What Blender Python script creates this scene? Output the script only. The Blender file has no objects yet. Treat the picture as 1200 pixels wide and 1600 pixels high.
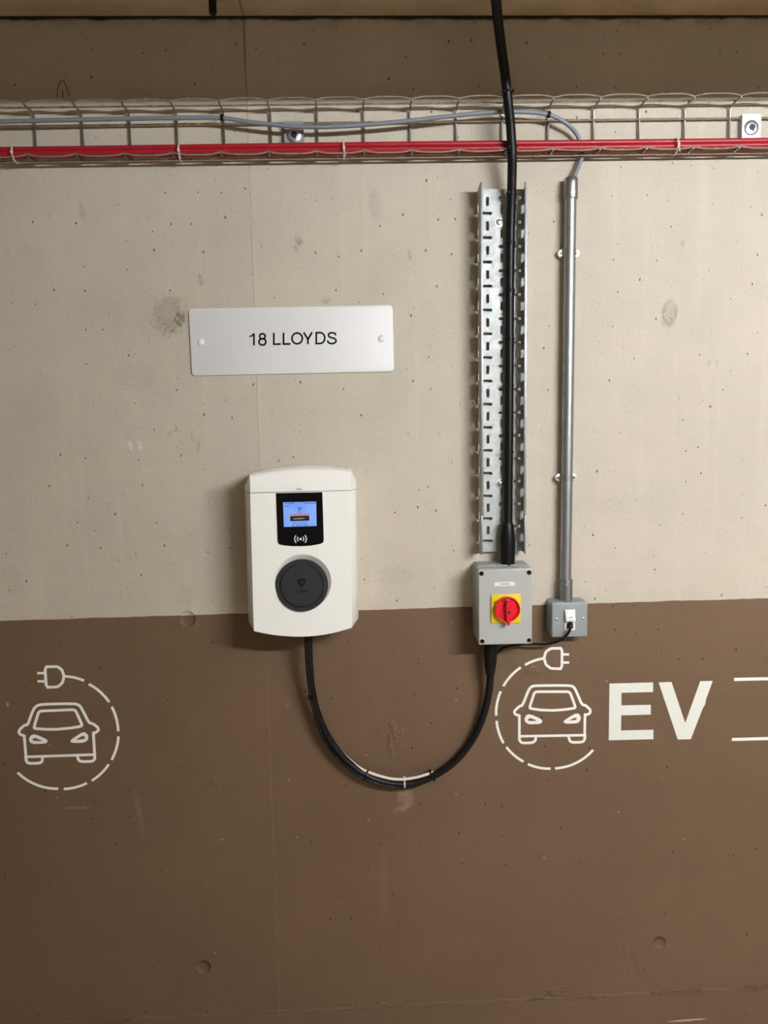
import bpy, bmesh, math, random
from mathutils import Vector, Matrix, Quaternion

random.seed(4)
SC = bpy.context.scene
COL = SC.collection
PI = math.pi

# ------------------------------------------------------------------ camera
F, CAMD, CAMZ = 1200.0, 1.69, 1.5          # focal length in pixels (1200x1600), distance to the wall, height
pt, yw, ro = math.radians(6.5), math.radians(1.75), math.radians(1.0)
fw = Vector((math.sin(yw)*math.cos(pt), math.cos(yw)*math.cos(pt), -math.sin(pt)))
r0 = Vector((math.cos(yw), -math.sin(yw), 0.0)); u0 = r0.cross(fw)
up = u0*math.cos(ro) + r0*math.sin(ro)
rt = r0*math.cos(ro) - u0*math.sin(ro)
CAMP = Vector((0, -CAMD, CAMZ))

def P(x, y, d=0.0):
    """point that stands d in front of the wall (y = 0) on the sight line of a photo pixel"""
    v = fw + rt*((x-600)/F) + up*((800-y)/F)
    return CAMP + v*((CAMD-d)/v.y)
def PX(x, y, d=0.0):
    p = P(x, y, d); return (p.x, p.z)

cam = bpy.data.cameras.new('camera'); co = bpy.data.objects.new('camera', cam); COL.objects.link(co)
cam.sensor_fit = 'VERTICAL'; cam.sensor_height = 36.0; cam.lens = 36.0*F/1600.0
cam.clip_start = 0.01
M = Matrix.Identity(4)
for i in range(3):
    M[i][0], M[i][1], M[i][2], M[i][3] = rt[i], up[i], -fw[i], CAMP[i]
co.matrix_world = M
SC.camera = co

# ------------------------------------------------------------------ mesh kit
class MB:
    def __init__(s): s.v = []; s.f = []
    def add(s, vs, fs):
        o = len(s.v); s.v += [Vector(a) for a in vs]; s.f += [tuple(i+o for i in f) for f in fs]; return s
    def addbm(s, bm):
        bm.verts.index_update()
        s.add([v.co.copy() for v in bm.verts], [[v.index for v in f.verts] for f in bm.faces]); bm.free(); return s
    def box(s, c, size, bevel=0.0, seg=2, rot=None, only=None):
        bm = bmesh.new(); bmesh.ops.create_cube(bm, size=1.0)
        for v in bm.verts: v.co = Vector((v.co.x*size[0], v.co.y*size[1], v.co.z*size[2]))
        if bevel:
            es = [e for e in bm.edges if only is None or only(e)]
            bmesh.ops.bevel(bm, geom=es, offset=bevel, segments=seg, affect='EDGES', profile=0.5)
        for v in bm.verts:
            if rot is not None: v.co = rot @ v.co
            v.co += Vector(c)
        return s.addbm(bm)
    def loft(s, loops, cap0=True, cap1=True):
        n = len(loops[0]); vs = [p for l in loops for p in l]; fs = []
        for k in range(len(loops)-1):
            for i in range(n):
                j = (i+1) % n
                fs.append((k*n+i, k*n+j, (k+1)*n+j, (k+1)*n+i))
        if cap0: fs.append(tuple(range(n))[::-1])
        if cap1: fs.append(tuple((len(loops)-1)*n+i for i in range(n)))
        return s.add(vs, fs)
    def lathe(s, p0, axis, prof, seg=24, cap0=True, cap1=True):
        ax = Vector(axis).normalized()
        a = ax.cross(Vector((0, 0, 1)) if abs(ax.z) < 0.9 else Vector((1, 0, 0))).normalized(); b = ax.cross(a)
        loops = [[Vector(p0)+ax*t+(a*math.cos(2*PI*i/seg)+b*math.sin(2*PI*i/seg))*r for i in range(seg)] for t, r in prof]
        return s.loft(loops, cap0, cap1)
    def cyl(s, p0, p1, r, seg=20):
        p0, p1 = Vector(p0), Vector(p1)
        return s.lathe(p0, p1-p0, [(0, r), ((p1-p0).length, r)], seg)
    def tube(s, pts, r, seg=12, sub=8, flat=None):
        pts = spline([Vector(p) for p in pts], sub) if sub > 1 else [Vector(p) for p in pts]
        n = len(pts); loops = []; a = None
        for i, p in enumerate(pts):
            t = (pts[min(i+1, n-1)]-pts[max(i-1, 0)]).normalized()
            if a is None: a = t.cross(Vector((0.13, 0.95, 0.21))).normalized()
            else: a = (a - t*a.dot(t)).normalized()
            b = t.cross(a)
            rr = r(i/(n-1)) if callable(r) else r
            loops.append([p+(a*math.cos(2*PI*k/seg)+b*math.sin(2*PI*k/seg))*rr for k in range(seg)])
        return s.loft(loops)
    def strip(s, pts, w, y0, y1, closed=False):
        """a flat ribbon of width w along 2D points (x, z), from depth y0 to y1"""
        n = len(pts); L = []; R = []
        for i in range(n):
            p = Vector(pts[i])
            a = Vector(pts[i-1]) if (i or closed) else None
            b = Vector(pts[(i+1) % n]) if (i < n-1 or closed) else None
            da = (p-a).normalized() if a is not None else (b-p).normalized()
            db = (b-p).normalized() if b is not None else da
            na, nb = Vector((-da.y, da.x)), Vector((-db.y, db.x))
            m = (na+nb); m = m.normalized() if m.length > 1e-6 else na
            k = min(1.8, 1.0/max(0.3, m.dot(na)))
            L.append(p+m*(w/2*k)); R.append(p-m*(w/2*k))
        vs = []
        for i in range(n):
            for q, y in ((L[i], y1), (R[i], y1), (R[i], y0), (L[i], y0)): vs.append((q.x, y, q.y))
        fs = []
        for i in range(n if closed else n-1):
            j = (i+1) % n
            for k in range(4):
                kk = (k+1) % 4
                fs.append((i*4+k, j*4+k, j*4+kk, i*4+kk))
        if not closed: fs += [(0, 1, 2, 3), ((n-1)*4+3, (n-1)*4+2, (n-1)*4+1, (n-1)*4)]
        return s.add(vs, fs)
    def flat(s, loops, y, thick, bevel=0.0):
        """filled outline(s) in (x, z) with holes by even-odd, front at depth y, going back by thick"""
        cu = bpy.data.curves.new('tmp', 'CURVE'); cu.dimensions = '2D'; cu.fill_mode = 'BOTH'
        cu.extrude = thick/2; cu.bevel_depth = bevel; cu.bevel_resolution = 1
        if bevel: cu.offset = -bevel
        for l in loops:
            sp = cu.splines.new('POLY'); sp.points.add(len(l)-1); sp.use_cyclic_u = True
            for q, p in zip(sp.points, l): q.co = (p[0], p[1], 0, 1)
        return s._curve(cu, y, thick)
    def text(s, body, size, c, y, thick=0.0004, align='CENTER'):
        cu = bpy.data.curves.new('tmp', 'FONT'); cu.body = body; cu.size = size; cu.extrude = thick/2
        cu.align_x = align; cu.align_y = 'CENTER'; cu.resolution_u = 3
        return s._curve(cu, y, thick, c)
    def _curve(s, cu, y, thick, c=(0, 0)):
        ob = bpy.data.objects.new('tmp', cu); COL.objects.link(ob)
        bpy.context.view_layer.update()
        me = bpy.data.meshes.new_from_object(ob.evaluated_get(bpy.context.evaluated_depsgraph_get()))
        bm = bmesh.new(); bm.from_mesh(me)
        for v in bm.verts: v.co = Vector((v.co.x+c[0], y+thick/2-v.co.z, v.co.y+c[1]))
        bmesh.ops.remove_doubles(bm, verts=bm.verts, dist=1e-6)
        s.addbm(bm)
        bpy.data.objects.remove(ob); bpy.data.curves.remove(cu); bpy.data.meshes.remove(me)
        return s
    def turn(s, R, c):
        c = Vector(c); s.v = [c + R @ (v-c) for v in s.v]; return s

def spline(p, sub):
    out = []; n = len(p)
    for i in range(n-1):
        a = p[i-1] if i else p[0]*2-p[1]; b = p[i]; c = p[i+1]; d = p[i+2] if i+2 < n else p[-1]*2-p[-2]
        for k in range(sub):
            t = k/sub
            out.append(0.5*((2*b)+(c-a)*t+(2*a-5*b+4*c-d)*t*t+(3*b-a-3*c+d)*t**3))
    return out+[p[-1]]
def chaikin(p, closed=False, k=0.2):
    n = len(p); o = [] if closed else [p[0]]
    for i in range(n if closed else n-1):
        a, b = p[i], p[(i+1) % n]
        q = (a[0]+(b[0]-a[0])*k, a[1]+(b[1]-a[1])*k); r = (b[0]+(a[0]-b[0])*k, b[1]+(a[1]-b[1])*k)
        if closed or i > 0: o.append(q)
        if closed or i < n-2: o.append(r)
    return o if closed else o+[p[-1]]
def rrect(x0, z0, x1, z1, r, n=4):
    o = []
    for cx, cz, a in ((x1-r, z1-r, 0), (x0+r, z1-r, 90), (x0+r, z0+r, 180), (x1-r, z0+r, 270)):
        for k in range(n+1):
            t = math.radians(a+90*k/n); o.append((cx+r*math.cos(t), cz+r*math.sin(t)))
    return o
def circ(c, r, n=32, a0=0, a1=360):
    full = a1-a0 >= 360; m = n if full else n-1
    return [(c[0]+r*math.cos(math.radians(a0+(a1-a0)*i/m)), c[1]+r*math.sin(math.radians(a0+(a1-a0)*i/m))) for i in range(n)]

ORG = {}
def build(name, mb, mat, parent=None, smooth=35, origin=None):
    root = parent
    while root is not None and root.parent is not None: root = root.parent
    if root is not None: o = ORG[root]
    elif origin is not None: o = Vector(origin)
    else:
        o = sum(mb.v, Vector())/len(mb.v)
    me = bpy.data.meshes.new(name)
    me.from_pydata([v-o for v in mb.v], [], mb.f)
    bm = bmesh.new(); bm.from_mesh(me)
    bmesh.ops.recalc_face_normals(bm, faces=bm.faces)
    bm.to_mesh(me); bm.free()
    me.materials.append(mat)
    if smooth:
        for p in me.polygons: p.use_smooth = True
        me.set_sharp_from_angle(angle=math.radians(smooth))
    ob = bpy.data.objects.new(name, me); COL.objects.link(ob)
    if parent is None: ob.location = o; ORG[ob] = o
    else: ob.parent = parent
    return ob
def tag(o, label=None, cat=None, group=None, kind=None):
    if label: o['label'] = label
    if cat: o['category'] = cat
    if group: o['group'] = group
    if kind: o['kind'] = kind
    return o
def thing(name, loc, label, cat, group=None):
    o = bpy.data.objects.new(name, None); COL.objects.link(o); o.location = loc; o.empty_display_size = 0.02
    ORG[o] = Vector(loc)
    return tag(o, label, cat, group)
def boolean(ob, cutters):
    for c in cutters:
        m = ob.modifiers.new('b', 'BOOLEAN'); m.operation = 'DIFFERENCE'; m.object = c; m.solver = 'EXACT'
    bpy.context.view_layer.update()
    me = bpy.data.meshes.new_from_object(ob.evaluated_get(bpy.context.evaluated_depsgraph_get()))
    ob.modifiers.clear(); old = ob.data; ob.data = me; bpy.data.meshes.remove(old)
    for c in cutters: bpy.data.objects.remove(c)
def bevel(ob, w, seg=2, ang=30):
    m = ob.modifiers.new('edge', 'BEVEL'); m.width = w; m.segments = seg; m.limit_method = 'ANGLE'; m.angle_limit = math.radians(ang)
    m.harden_normals = False

# ------------------------------------------------------------------ materials
class NT:
    def __init__(s, mat):
        mat.use_nodes = True; s.t = mat.node_tree; s.t.nodes.clear()
        s.out = s.t.nodes.new('ShaderNodeOutputMaterial'); s.b = s.t.nodes.new('ShaderNodeBsdfPrincipled')
        s.t.links.new(s.b.outputs[0], s.out.inputs[0])
        s.obj = s.t.nodes.new('ShaderNodeTexCoord').outputs['Object']
    def _in(s, sock, v):
        if isinstance(v, bpy.types.NodeSocket): s.t.links.new(v, sock)
        else: sock.default_value = v
    def m(s, op, a, b=0.0, c=None, clamp=False):
        n = s.t.nodes.new('ShaderNodeMath'); n.operation = op; n.use_clamp = clamp
        s._in(n.inputs[0], a); s._in(n.inputs[1], b)
        if c is not None: s._in(n.inputs[2], c)
        return n.outputs[0]
    def sm(s, x, lo, hi, a=0.0, b=1.0):
        n = s.t.nodes.new('ShaderNodeMapRange'); n.interpolation_type = 'SMOOTHSTEP'
        s._in(n.inputs[0], x); s._in(n.inputs[1], lo); s._in(n.inputs[2], hi); s._in(n.inputs[3], a); s._in(n.inputs[4], b)
        return n.outputs[0]
    def xyz(s, v):
        n = s.t.nodes.new('ShaderNodeSeparateXYZ'); s._in(n.inputs[0], v); return n.outputs
    def vec(s, x, y, z):
        n = s.t.nodes.new('ShaderNodeCombineXYZ'); s._in(n.inputs[0], x); s._in(n.inputs[1], y); s._in(n.inputs[2], z); return n.outputs[0]
    def scale(s, v, k):
        n = s.t.nodes.new('ShaderNodeVectorMath'); n.operation = 'MULTIPLY'; s._in(n.inputs[0], v); n.inputs[1].default_value = k; return n.outputs[0]
    def noise(s, v, sc, det=3.0, rough=0.55):
        n = s.t.nodes.new('ShaderNodeTexNoise'); s._in(n.inputs['Vector'], v); n.inputs['Scale'].default_value = sc
        n.inputs['Detail'].default_value = det; n.inputs['Roughness'].default_value = rough; return n.outputs[0]
    def voro(s, v, sc, dim='3D'):
        n = s.t.nodes.new('ShaderNodeTexVoronoi'); n.voronoi_dimensions = dim; s._in(n.inputs['Vector'], v); n.inputs['Scale'].default_value = sc
        return n.outputs['Distance'], n.outputs['Color']
    def mix(s, f, a, b, mode='MIX'):
        n = s.t.nodes.new('ShaderNodeMix'); n.data_type = 'RGBA'; n.blend_type = mode
        s._in(n.inputs[0], f)
        for i, v in ((6, a), (7, b)):
            s._in(n.inputs[i], v if isinstance(v, bpy.types.NodeSocket) else (*v, 1.0))
        return n.outputs[2]
    def bump(s, h, dist=1.0, strength=1.0):
        n = s.t.nodes.new('ShaderNodeBump'); n.inputs['Distance'].default_value = dist; n.inputs['Strength'].default_value = strength
        s._in(n.inputs['Height'], h); s.t.links.new(n.outputs[0], s.b.inputs['Normal'])
    def set(s, **k):
        for n, v in k.items():
            n = n.replace('_', ' ')
            if isinstance(v, tuple) and len(v) == 3: v = (*v, 1.0)
            s._in(s.b.inputs[n], v)

def plain(name, col, rough=0.5, metal=0.0, var=0.06, vs=60.0, bump=0.0, bs=300.0, spec=0.5, coat=0.0):
    """surface of one colour with a little procedural variation and grain"""
    mt = bpy.data.materials.new(name); n = NT(mt)
    k = n.noise(n.obj, vs, 3)
    c = n.mix(k, tuple(x*(1-var) for x in col), tuple(min(1, x*(1+var)) for x in col))
    n.set(Base_Color=c, Metallic=metal, Roughness=n.sm(k, 0.2, 0.8, max(0.02, rough-0.05), rough+0.05))
    n.b.inputs['Specular IOR Level'].default_value = spec
    n.b.inputs['Coat Weight'].default_value = coat
    if bump: n.bump(n.noise(n.obj, bs, 2), bump)
    return mt
def glow(name, col, st):
    mt = bpy.data.materials.new(name); n = NT(mt); n.set(Base_Color=col, Emission_Color=col, Emission_Strength=st, Roughness=0.3); return mt

WHITE_PLASTIC = plain('white_plastic', (0.90, 0.91, 0.88), 0.22, var=0.015, vs=20)
SIGN_WHITE = plain('sign_white', (0.70, 0.715, 0.73), 0.45, var=0.03, vs=12)
CAP_WHITE = plain('cap_white', (0.78, 0.78, 0.78), 0.3, var=0.02)
INK = plain('black_ink', (0.003, 0.003, 0.0035), 0.7, spec=0.12)
GREY_PRINT = plain('grey_print', (0.22, 0.22, 0.22), 0.6)
BLACK_RUBBER = plain('black_rubber', (0.005, 0.005, 0.0055), 0.45, var=0.3, vs=200, spec=0.22)
BLACK_CABLE = plain('black_cable_sheath', (0.005, 0.005, 0.0055), 0.42, var=0.3, vs=90, spec=0.25)
GLOSS_CABLE = plain('gloss_black_cable', (0.005, 0.0055, 0.006), 0.25, var=0.3, vs=90, spec=0.35)
NYLON_BLACK = plain('black_nylon', (0.004, 0.004, 0.004), 0.4, spec=0.25)
NYLON_CLEAR = plain('clear_nylon', (0.62, 0.60, 0.55), 0.25)
PALE_CABLE = plain('pale_cable_sheath', (0.72, 0.68, 0.60), 0.35, var=0.04)
RED_CABLE = plain('red_cable_sheath', (0.36, 0.010, 0.020), 0.38, var=0.12, vs=40)
GREY_CABLE = plain('grey_cable_sheath', (0.185, 0.22, 0.255), 0.4, var=0.06, vs=30)
DARK_PLASTIC = plain('anthracite_plastic', (0.019, 0.021, 0.0235), 0.5, var=0.1, spec=0.3, bump=0.0002, bs=900)
DARKER_PLASTIC = plain('dark_emboss', (0.004, 0.004, 0.005), 0.6, spec=0.15)
GLASS_BLACK = plain('black_panel_glass', (0.003, 0.003, 0.004), 0.06, var=0.05, spec=0.3)
SYMBOL_GREY = plain('grey_symbol_print', (0.62, 0.62, 0.60), 0.5)
GREY_BOX = plain('grey_isolator_plastic', (0.42, 0.44, 0.425), 0.42, var=0.03, vs=15)
GREY_BASE = plain('grey_isolator_base', (0.33, 0.345, 0.325), 0.5, var=0.04)
GREY_METAL = plain('grey_painted_metal', (0.28, 0.315, 0.33), 0.4, var=0.05, vs=25)
YELLOW = plain('yellow_plastic', (0.78, 0.56, 0.012), 0.35, var=0.03)
RED_PLASTIC = plain('red_plastic', (0.68, 0.012, 0.028), 0.28, var=0.05)
ORANGE_RIM = plain('red_orange_rim', (0.75, 0.09, 0.03), 0.3)
SCREW = plain('zinc_screw', (0.58, 0.60, 0.61), 0.38, metal=1.0, var=0.1)
DARK_HOLE = plain('dark_recess', (0.004, 0.004, 0.005), 0.7)
BLUE_BOLT = plain('dark_blue_bolt_socket', (0.006, 0.008, 0.035), 0.45)
RUST = plain('rusty_wire', (0.06, 0.038, 0.022), 0.7)
PAINT_WHITE = plain('white_wall_paint', (0.90, 0.90, 0.865), 0.5, var=0.05, vs=90, bump=0.0008, bs=160)
LETTER_WHITE = plain('white_letter_paint', (0.78, 0.80, 0.765), 0.5, var=0.05, vs=40, bump=0.0008, bs=160)

def galv(name, lo, hi, rough, sc=120.0, streak=None, metal=0.9, bp=0.00008):
    mt = bpy.data.materials.new(name); n = NT(mt)
    d, c = n.voro(n.obj, sc)
    k = n.m('ADD', n.m('MULTIPLY', n.xyz(c)[0], 0.35), n.m('MULTIPLY', n.noise(n.obj, 35, 4), 0.65))
    n.set(Base_Color=n.mix(k, lo, hi), Metallic=metal, Roughness=n.sm(k, 0.2, 0.8, rough+0.08, rough-0.06))
    n.bump(n.noise(n.obj, 400, 2), bp)
    return mt
GALV_TRAY = galv('galvanised_sheet', (0.42, 0.45, 0.46), (0.50, 0.53, 0.54), 0.58, metal=0.6)
GALV_PIPE = galv('galvanised_conduit', (0.29, 0.30, 0.31), (0.40, 0.41, 0.42), 0.45, 60)
GALV_CAST = galv('cast_galvanised_fitting', (0.22, 0.22, 0.22), (0.38, 0.38, 0.37), 0.45, 150)
GALV_WIRE = galv('zinc_wire', (0.44, 0.42, 0.39), (0.56, 0.54, 0.50), 0.26, 60)
CROSS_WIRE = galv('shaded_zinc_wire', (0.20, 0.185, 0.165), (0.30, 0.285, 0.26), 0.34, 60)  # same zinc as the other wires, darkened to imitate the dim surroundings it reflects
GALV_PLATE = galv('zinc_bracket', (0.34, 0.37, 0.38), (0.48, 0.51, 0.52), 0.45, 90)
ALU = galv('bright_saddle', (0.80, 0.80, 0.80), (0.92, 0.92, 0.92), 0.32, 200, metal=0.75)
GALV_EDGE = galv('galvanised_edge', (0.30, 0.32, 0.325), (0.40, 0.42, 0.43), 0.45)

# ------------------------------------------------------------------ the wall
def wall_material():
    mt = bpy.data.materials.new('board_marked_concrete_with_brown_dado'); n = NT(mt)
    X, Y, Z = n.xyz(n.obj)
    V2 = n.vec(X, 0.0, Z)
    wob = n.noise(V2, 22, 4)                                # for ragged outlines
    wob2 = n.noise(V2, 7, 3)
    def dist(x, z, rx, rz, a=0.0, rag=0.0):
        dx, dz = n.m('SUBTRACT', X, x), n.m('SUBTRACT', Z, z)
        if a:
            ca, sa = math.cos(a), math.sin(a)
            dx, dz = n.m('ADD', n.m('MULTIPLY', dx, ca), n.m('MULTIPLY', dz, sa)), n.m('SUBTRACT', n.m('MULTIPLY', dz, ca), n.m('MULTIPLY', dx, sa))
        dx, dz = n.m('DIVIDE', dx, rx), n.m('DIVIDE', dz, rz)
        q = n.m('SQRT', n.m('ADD', n.m('MULTIPLY', dx, dx), n.m('MULTIPLY', dz, dz)))
        if rag: q = n.m('ADD', q, n.m('MULTIPLY', n.m('SUBTRACT', n.noise(V2, 90, 4), 0.5), rag*2))
        return q
    # concrete
    big = n.noise(V2, 2.2, 4, 0.6); mid = n.noise(V2, 14, 5, 0.6); fine = n.noise(V2, 160, 3, 0.6)
    streak = n.noise(n.scale(n.obj, (26.0, 0.0, 1.1)), 1.0, 4, 0.6)
    c = n.mix(n.sm(big, 0.3, 0.7), (0.425, 0.383, 0.310), (0.480, 0.432, 0.352))
    c = n.mix(n.m('MULTIPLY', n.sm(mid, 0.4, 0.75), 0.35), c, (0.40, 0.375, 0.305))
    c = n.mix(n.m('MULTIPLY', n.sm(streak, 0.5, 0.78), 0.35), c, (0.56, 0.50, 0.41))
    c = n.mix(n.m('MULTIPLY', n.sm(fine, 0.35, 0.7), 0.22), c, (0.37, 0.33, 0.26))
    # greyer, slicker patches
    pv = n.noise(V2, 5.5, 3)
    c = n.mix(n.m('MULTIPLY', n.sm(pv, 0.52, 0.68), 0.25), c, (0.36, 0.335, 0.275))
    # formwork stains and marks, placed where they are on the wall
    def stain(c, px, py, rx, ry, col, k, a=0.0, soft=0.35, rag=0.5):
        x, z = PX(px, py)
        q = dist(x, z, rx*0.00136, ry*0.00136, a, rag)
        return n.mix(n.m('MULTIPLY', n.m('MULTIPLY', n.sm(q, 1-soft, 1+soft, 1.0, 0.0), k), patchy), c, col)
    patchy = n.sm(n.noise(V2, 130, 4, 0.7), 0.36, 0.58, 0.25, 1.15)
    G = (0.175, 0.155, 0.115)
    c = stain(c, 265, 493, 25, 28, G, 0.62, soft=0.3, rag=0.9)
    c = stain(c, 259, 486, 13, 15, (0.40, 0.36, 0.28), 0.45, soft=0.6, rag=0.9)
    c = stain(c, 280, 499, 8, 10, (0.13, 0.115, 0.085), 0.85, soft=0.2, rag=0.15)
    c = stain(c, 1046, 490, 13, 21, (0.22, 0.195, 0.15), 0.62, a=-0.1, soft=0.2, rag=0.35)
    c = stain(c, 1048, 482, 7, 13, (0.42, 0.37, 0.29), 0.6, a=-0.3, soft=0.4, rag=0.3)
    for px, py, rx, ry, k, a in ((128, 329, 4, 15, .35, .1), (313, 437, 4, 10, .5, .1), (467, 376, 6, 8, .5, .5), (462, 388, 3, 6, .4, .3), (511, 470, 7, 5, .4, 0),
                                 (1066, 380, 4, 6, .3, 0), (585, 320, 10, 22, .2, 0), (640, 398, 4, 8, .35, 0), (20, 905, 18, 26, .10, 0), (290, 935, 14, 20, .14, 0),
                                 (620, 900, 30, 14, .12, 0), (210, 590, 34, 20, .07, 0), (1108, 566, 3, 6, .25, 0), (1120, 568, 3, 5, .25, 0), (360, 300, 40, 90, .08, 0)):
        c = stain(c, px, py, rx, ry, G, k, a)
    for px, py, rx, ry, a in ((268, 676, 12, 2, .5), (275, 668, 2.4, 6, .2), (300, 684, 1.8, 9, 0), (310, 700, 3, 12, -.2)):
        c = stain(c, px, py, rx, ry, (0.30, 0.235, 0.12), 0.55, a, 0.4, 0.3)
    for px, py in ((204, 696), (219, 696)):
        c = stain(c, px, py, 3, 8, (0.66, 0.62, 0.55), 0.65, 0.12, 0.3, 0.25)
    # the joint between two pours
    jx = n.m('ADD', -0.2187, n.m('MULTIPLY', n.m('SUBTRACT', n.noise(n.vec(0.0, 0.0, Z), 5, 4), 0.5), 0.007))
    jd = n.m('ABSOLUTE', n.m('SUBTRACT', X, jx))
    left = n.sm(n.m('SUBTRACT', X, jx), -0.0015, 0.0015, 1.0, 0.0)
    c = n.mix(n.m('MULTIPLY', left, 0.16), c, (0.37, 0.33, 0.26))
    jw = n.sm(Z, 2.17, 2.3, 0.0011, 0.0035)
    joint = n.sm(jd, n.m('MULTIPLY', jw, 0.4), jw, 1.0, 0.0)
    c = n.mix(n.m('MULTIPLY', joint, 0.7), c, (0.17, 0.14, 0.10))
    # air holes: small and larger
    XZ = n.vec(X, Z, 0.0)
    d1, k1 = n.voro(XZ, 85.0, '2D'); kk = n.xyz(k1)
    den = n.sm(n.noise(V2, 4.0, 2), 0.42, 0.62, 0.12, 0.62)
    h1 = n.m('MULTIPLY', n.sm(d1, n.m('MULTIPLY', kk[1], 0.05), n.m('ADD', 0.035, n.m('MULTIPLY', kk[1], 0.085)), 1.0, 0.0), n.m('LESS_THAN', kk[0], n.m('MULTIPLY', den, 0.7)))
    d2, k2 = n.voro(n.scale(XZ, (1.0, 0.72, 0.0)), 20.0, '2D'); k2 = n.xyz(k2)
    h2 = n.m('MULTIPLY', n.sm(n.m('ADD', d2, n.m('MULTIPLY', n.m('SUBTRACT', n.noise(V2, 300, 2), 0.5), 0.02)), 0.008, n.m('ADD', 0.025, n.m('MULTIPLY', n.m('MULTIPLY', k2[1], k2[1]), 0.042)), 1.0, 0.0), n.m('LESS_THAN', k2[0], 0.6))
    holes = n.m('MAXIMUM', n.m('MULTIPLY', h1, 0.7), h2)
    c = n.mix(n.m('MULTIPLY', holes, 0.92), c, (0.085, 0.065, 0.045))
    # damp dirty edge under the soffit
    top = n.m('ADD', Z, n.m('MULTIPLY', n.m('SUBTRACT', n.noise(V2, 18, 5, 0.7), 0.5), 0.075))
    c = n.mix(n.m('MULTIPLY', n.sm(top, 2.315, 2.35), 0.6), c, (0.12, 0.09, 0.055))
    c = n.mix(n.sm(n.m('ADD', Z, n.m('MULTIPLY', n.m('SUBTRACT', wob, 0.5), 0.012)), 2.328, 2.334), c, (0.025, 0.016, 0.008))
    # brown paint below a hand cut line
    line = n.m('ADD', n.m('ADD', 1.0868, n.m('MULTIPLY', X, 0.0047)), n.m('MULTIPLY', n.m('SUBTRACT', n.noise(n.vec(X, 0.0, 0.0), 8, 6, 0.65), 0.5), 0.008))
    paint = n.sm(Z, n.m('SUBTRACT', line, 0.0007), n.m('ADD', line, 0.0007), 1.0, 0.0)
    b = n.mix(n.sm(n.noise(V2, 2.5, 4), 0.3, 0.7), (0.124, 0.081, 0.051), (0.140, 0.092, 0.059))
    b = n.mix(n.m('MULTIPLY', n.sm(mid, 0.4, 0.7), 0.3), b, (0.128, 0.090, 0.054))
    b = n.mix(n.m('MULTIPLY', n.m('MULTIPLY', h2, n.m('LESS_THAN', k2[2], 0.85)), 0.9), b, (0.025, 0.015, 0.008))
    b = n.mix(n.m('MULTIPLY', h1, 0.5), b, (0.05, 0.034, 0.02))
    b = n.mix(n.m('MULTIPLY', joint, 0.25), b, (0.20, 0.14, 0.095))  # highlight on the joint's ridge, put in as a lighter brown
    d3, k3 = n.voro(n.scale(XZ, (0.6, 1.0, 0.0)), 9.0, '2D'); k3 = n.xyz(k3)
    fleck = n.m('MULTIPLY', n.sm(d3, 0.008, 0.02, 1.0, 0.0), n.m('LESS_THAN', k3[0], 0.25))
    b = n.mix(n.m('MULTIPLY', fleck, 0.6), b, (0.38, 0.31, 0.24))
    for px, py, rx, ry, k, a in ((632, 1240, 11, 24, .36, .2), (628, 1263, 14, 4, .3, .3), (218, 1270, 4, 40, .14, .1), (600, 1380, 8, 60, .07, 0), (122, 1262, 22, 2, .3, 0), (12, 1101, 2, 4, .8, 0)):
        b = stain(b, px, py, rx, ry, (0.36, 0.30, 0.235), k, a, 0.6, 0.9)
    # kicker joint near the floor
    kz = n.m('ADD', n.m('ADD', 0.120, n.m('MULTIPLY', X, 0.010)), n.m('MULTIPLY', n.m('SUBTRACT', n.noise(n.vec(X, 0.0, 0.0), 9, 6, 0.75), 0.5), 0.026))
    kd = n.m('SUBTRACT', Z, kz)
    kick = n.sm(kd, -0.004, 0.003, 1.0, 0.0)
    ragn = n.noise(n.scale(n.obj, (60.0, 0.0, 150.0)), 1.0, 4, 0.65)
    kb = n.m('MULTIPLY', n.sm(n.m('ABSOLUTE', n.m('ADD', kd, 0.003)), 0.0, 0.014, 1.0, 0.0), n.sm(n.noise(V2, 9, 2), 0.4, 0.6))
    b = n.mix(n.m('MULTIPLY', n.m('MULTIPLY', kb, n.sm(ragn, 0.56, 0.68)), 0.35), b, (0.34, 0.27, 0.20))
    x9, z9 = PX(1075, 1594)
    b = n.mix(n.sm(dist(x9, z9, 0.05, 0.0028, 0.04, 0.5), 0.7, 1.1, 0.7, 0.0), b, (0.5, 0.43, 0.36))
    col = n.mix(paint, n.scale(c, (1.17, 1.19, 1.225)), n.scale(b, (1.16, 1.12, 1.07)))
    # relief
    h = n.m('MULTIPLY', n.m('SUBTRACT', fine, 0.5), 0.0007)
    h = n.m('ADD', h, n.m('MULTIPLY', n.m('SUBTRACT', mid, 0.5), 0.0022))
    h = n.m('ADD', h, n.m('MULTIPLY', n.m('SUBTRACT', wob2, 0.5), 0.003))
    h = n.m('SUBTRACT', h, n.m('MULTIPLY', h2, 0.0016))
    h = n.m('SUBTRACT', h, n.m('MULTIPLY', h1, 0.0005))
    h = n.m('ADD', h, n.m('MULTIPLY', paint, 0.0005))
    h = n.m('ADD', h, n.m('MULTIPLY', left, 0.0014))
    h = n.m('ADD', h, n.m('MULTIPLY', n.m('MULTIPLY', joint, paint), 0.0006))
    h = n.m('ADD', h, n.m('MULTIPLY', kick, 0.0018))
    h = n.m('ADD', h, n.m('MULTIPLY', n.m('MULTIPLY', kb, n.m('SUBTRACT', ragn, 0.5)), 0.014))
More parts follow.
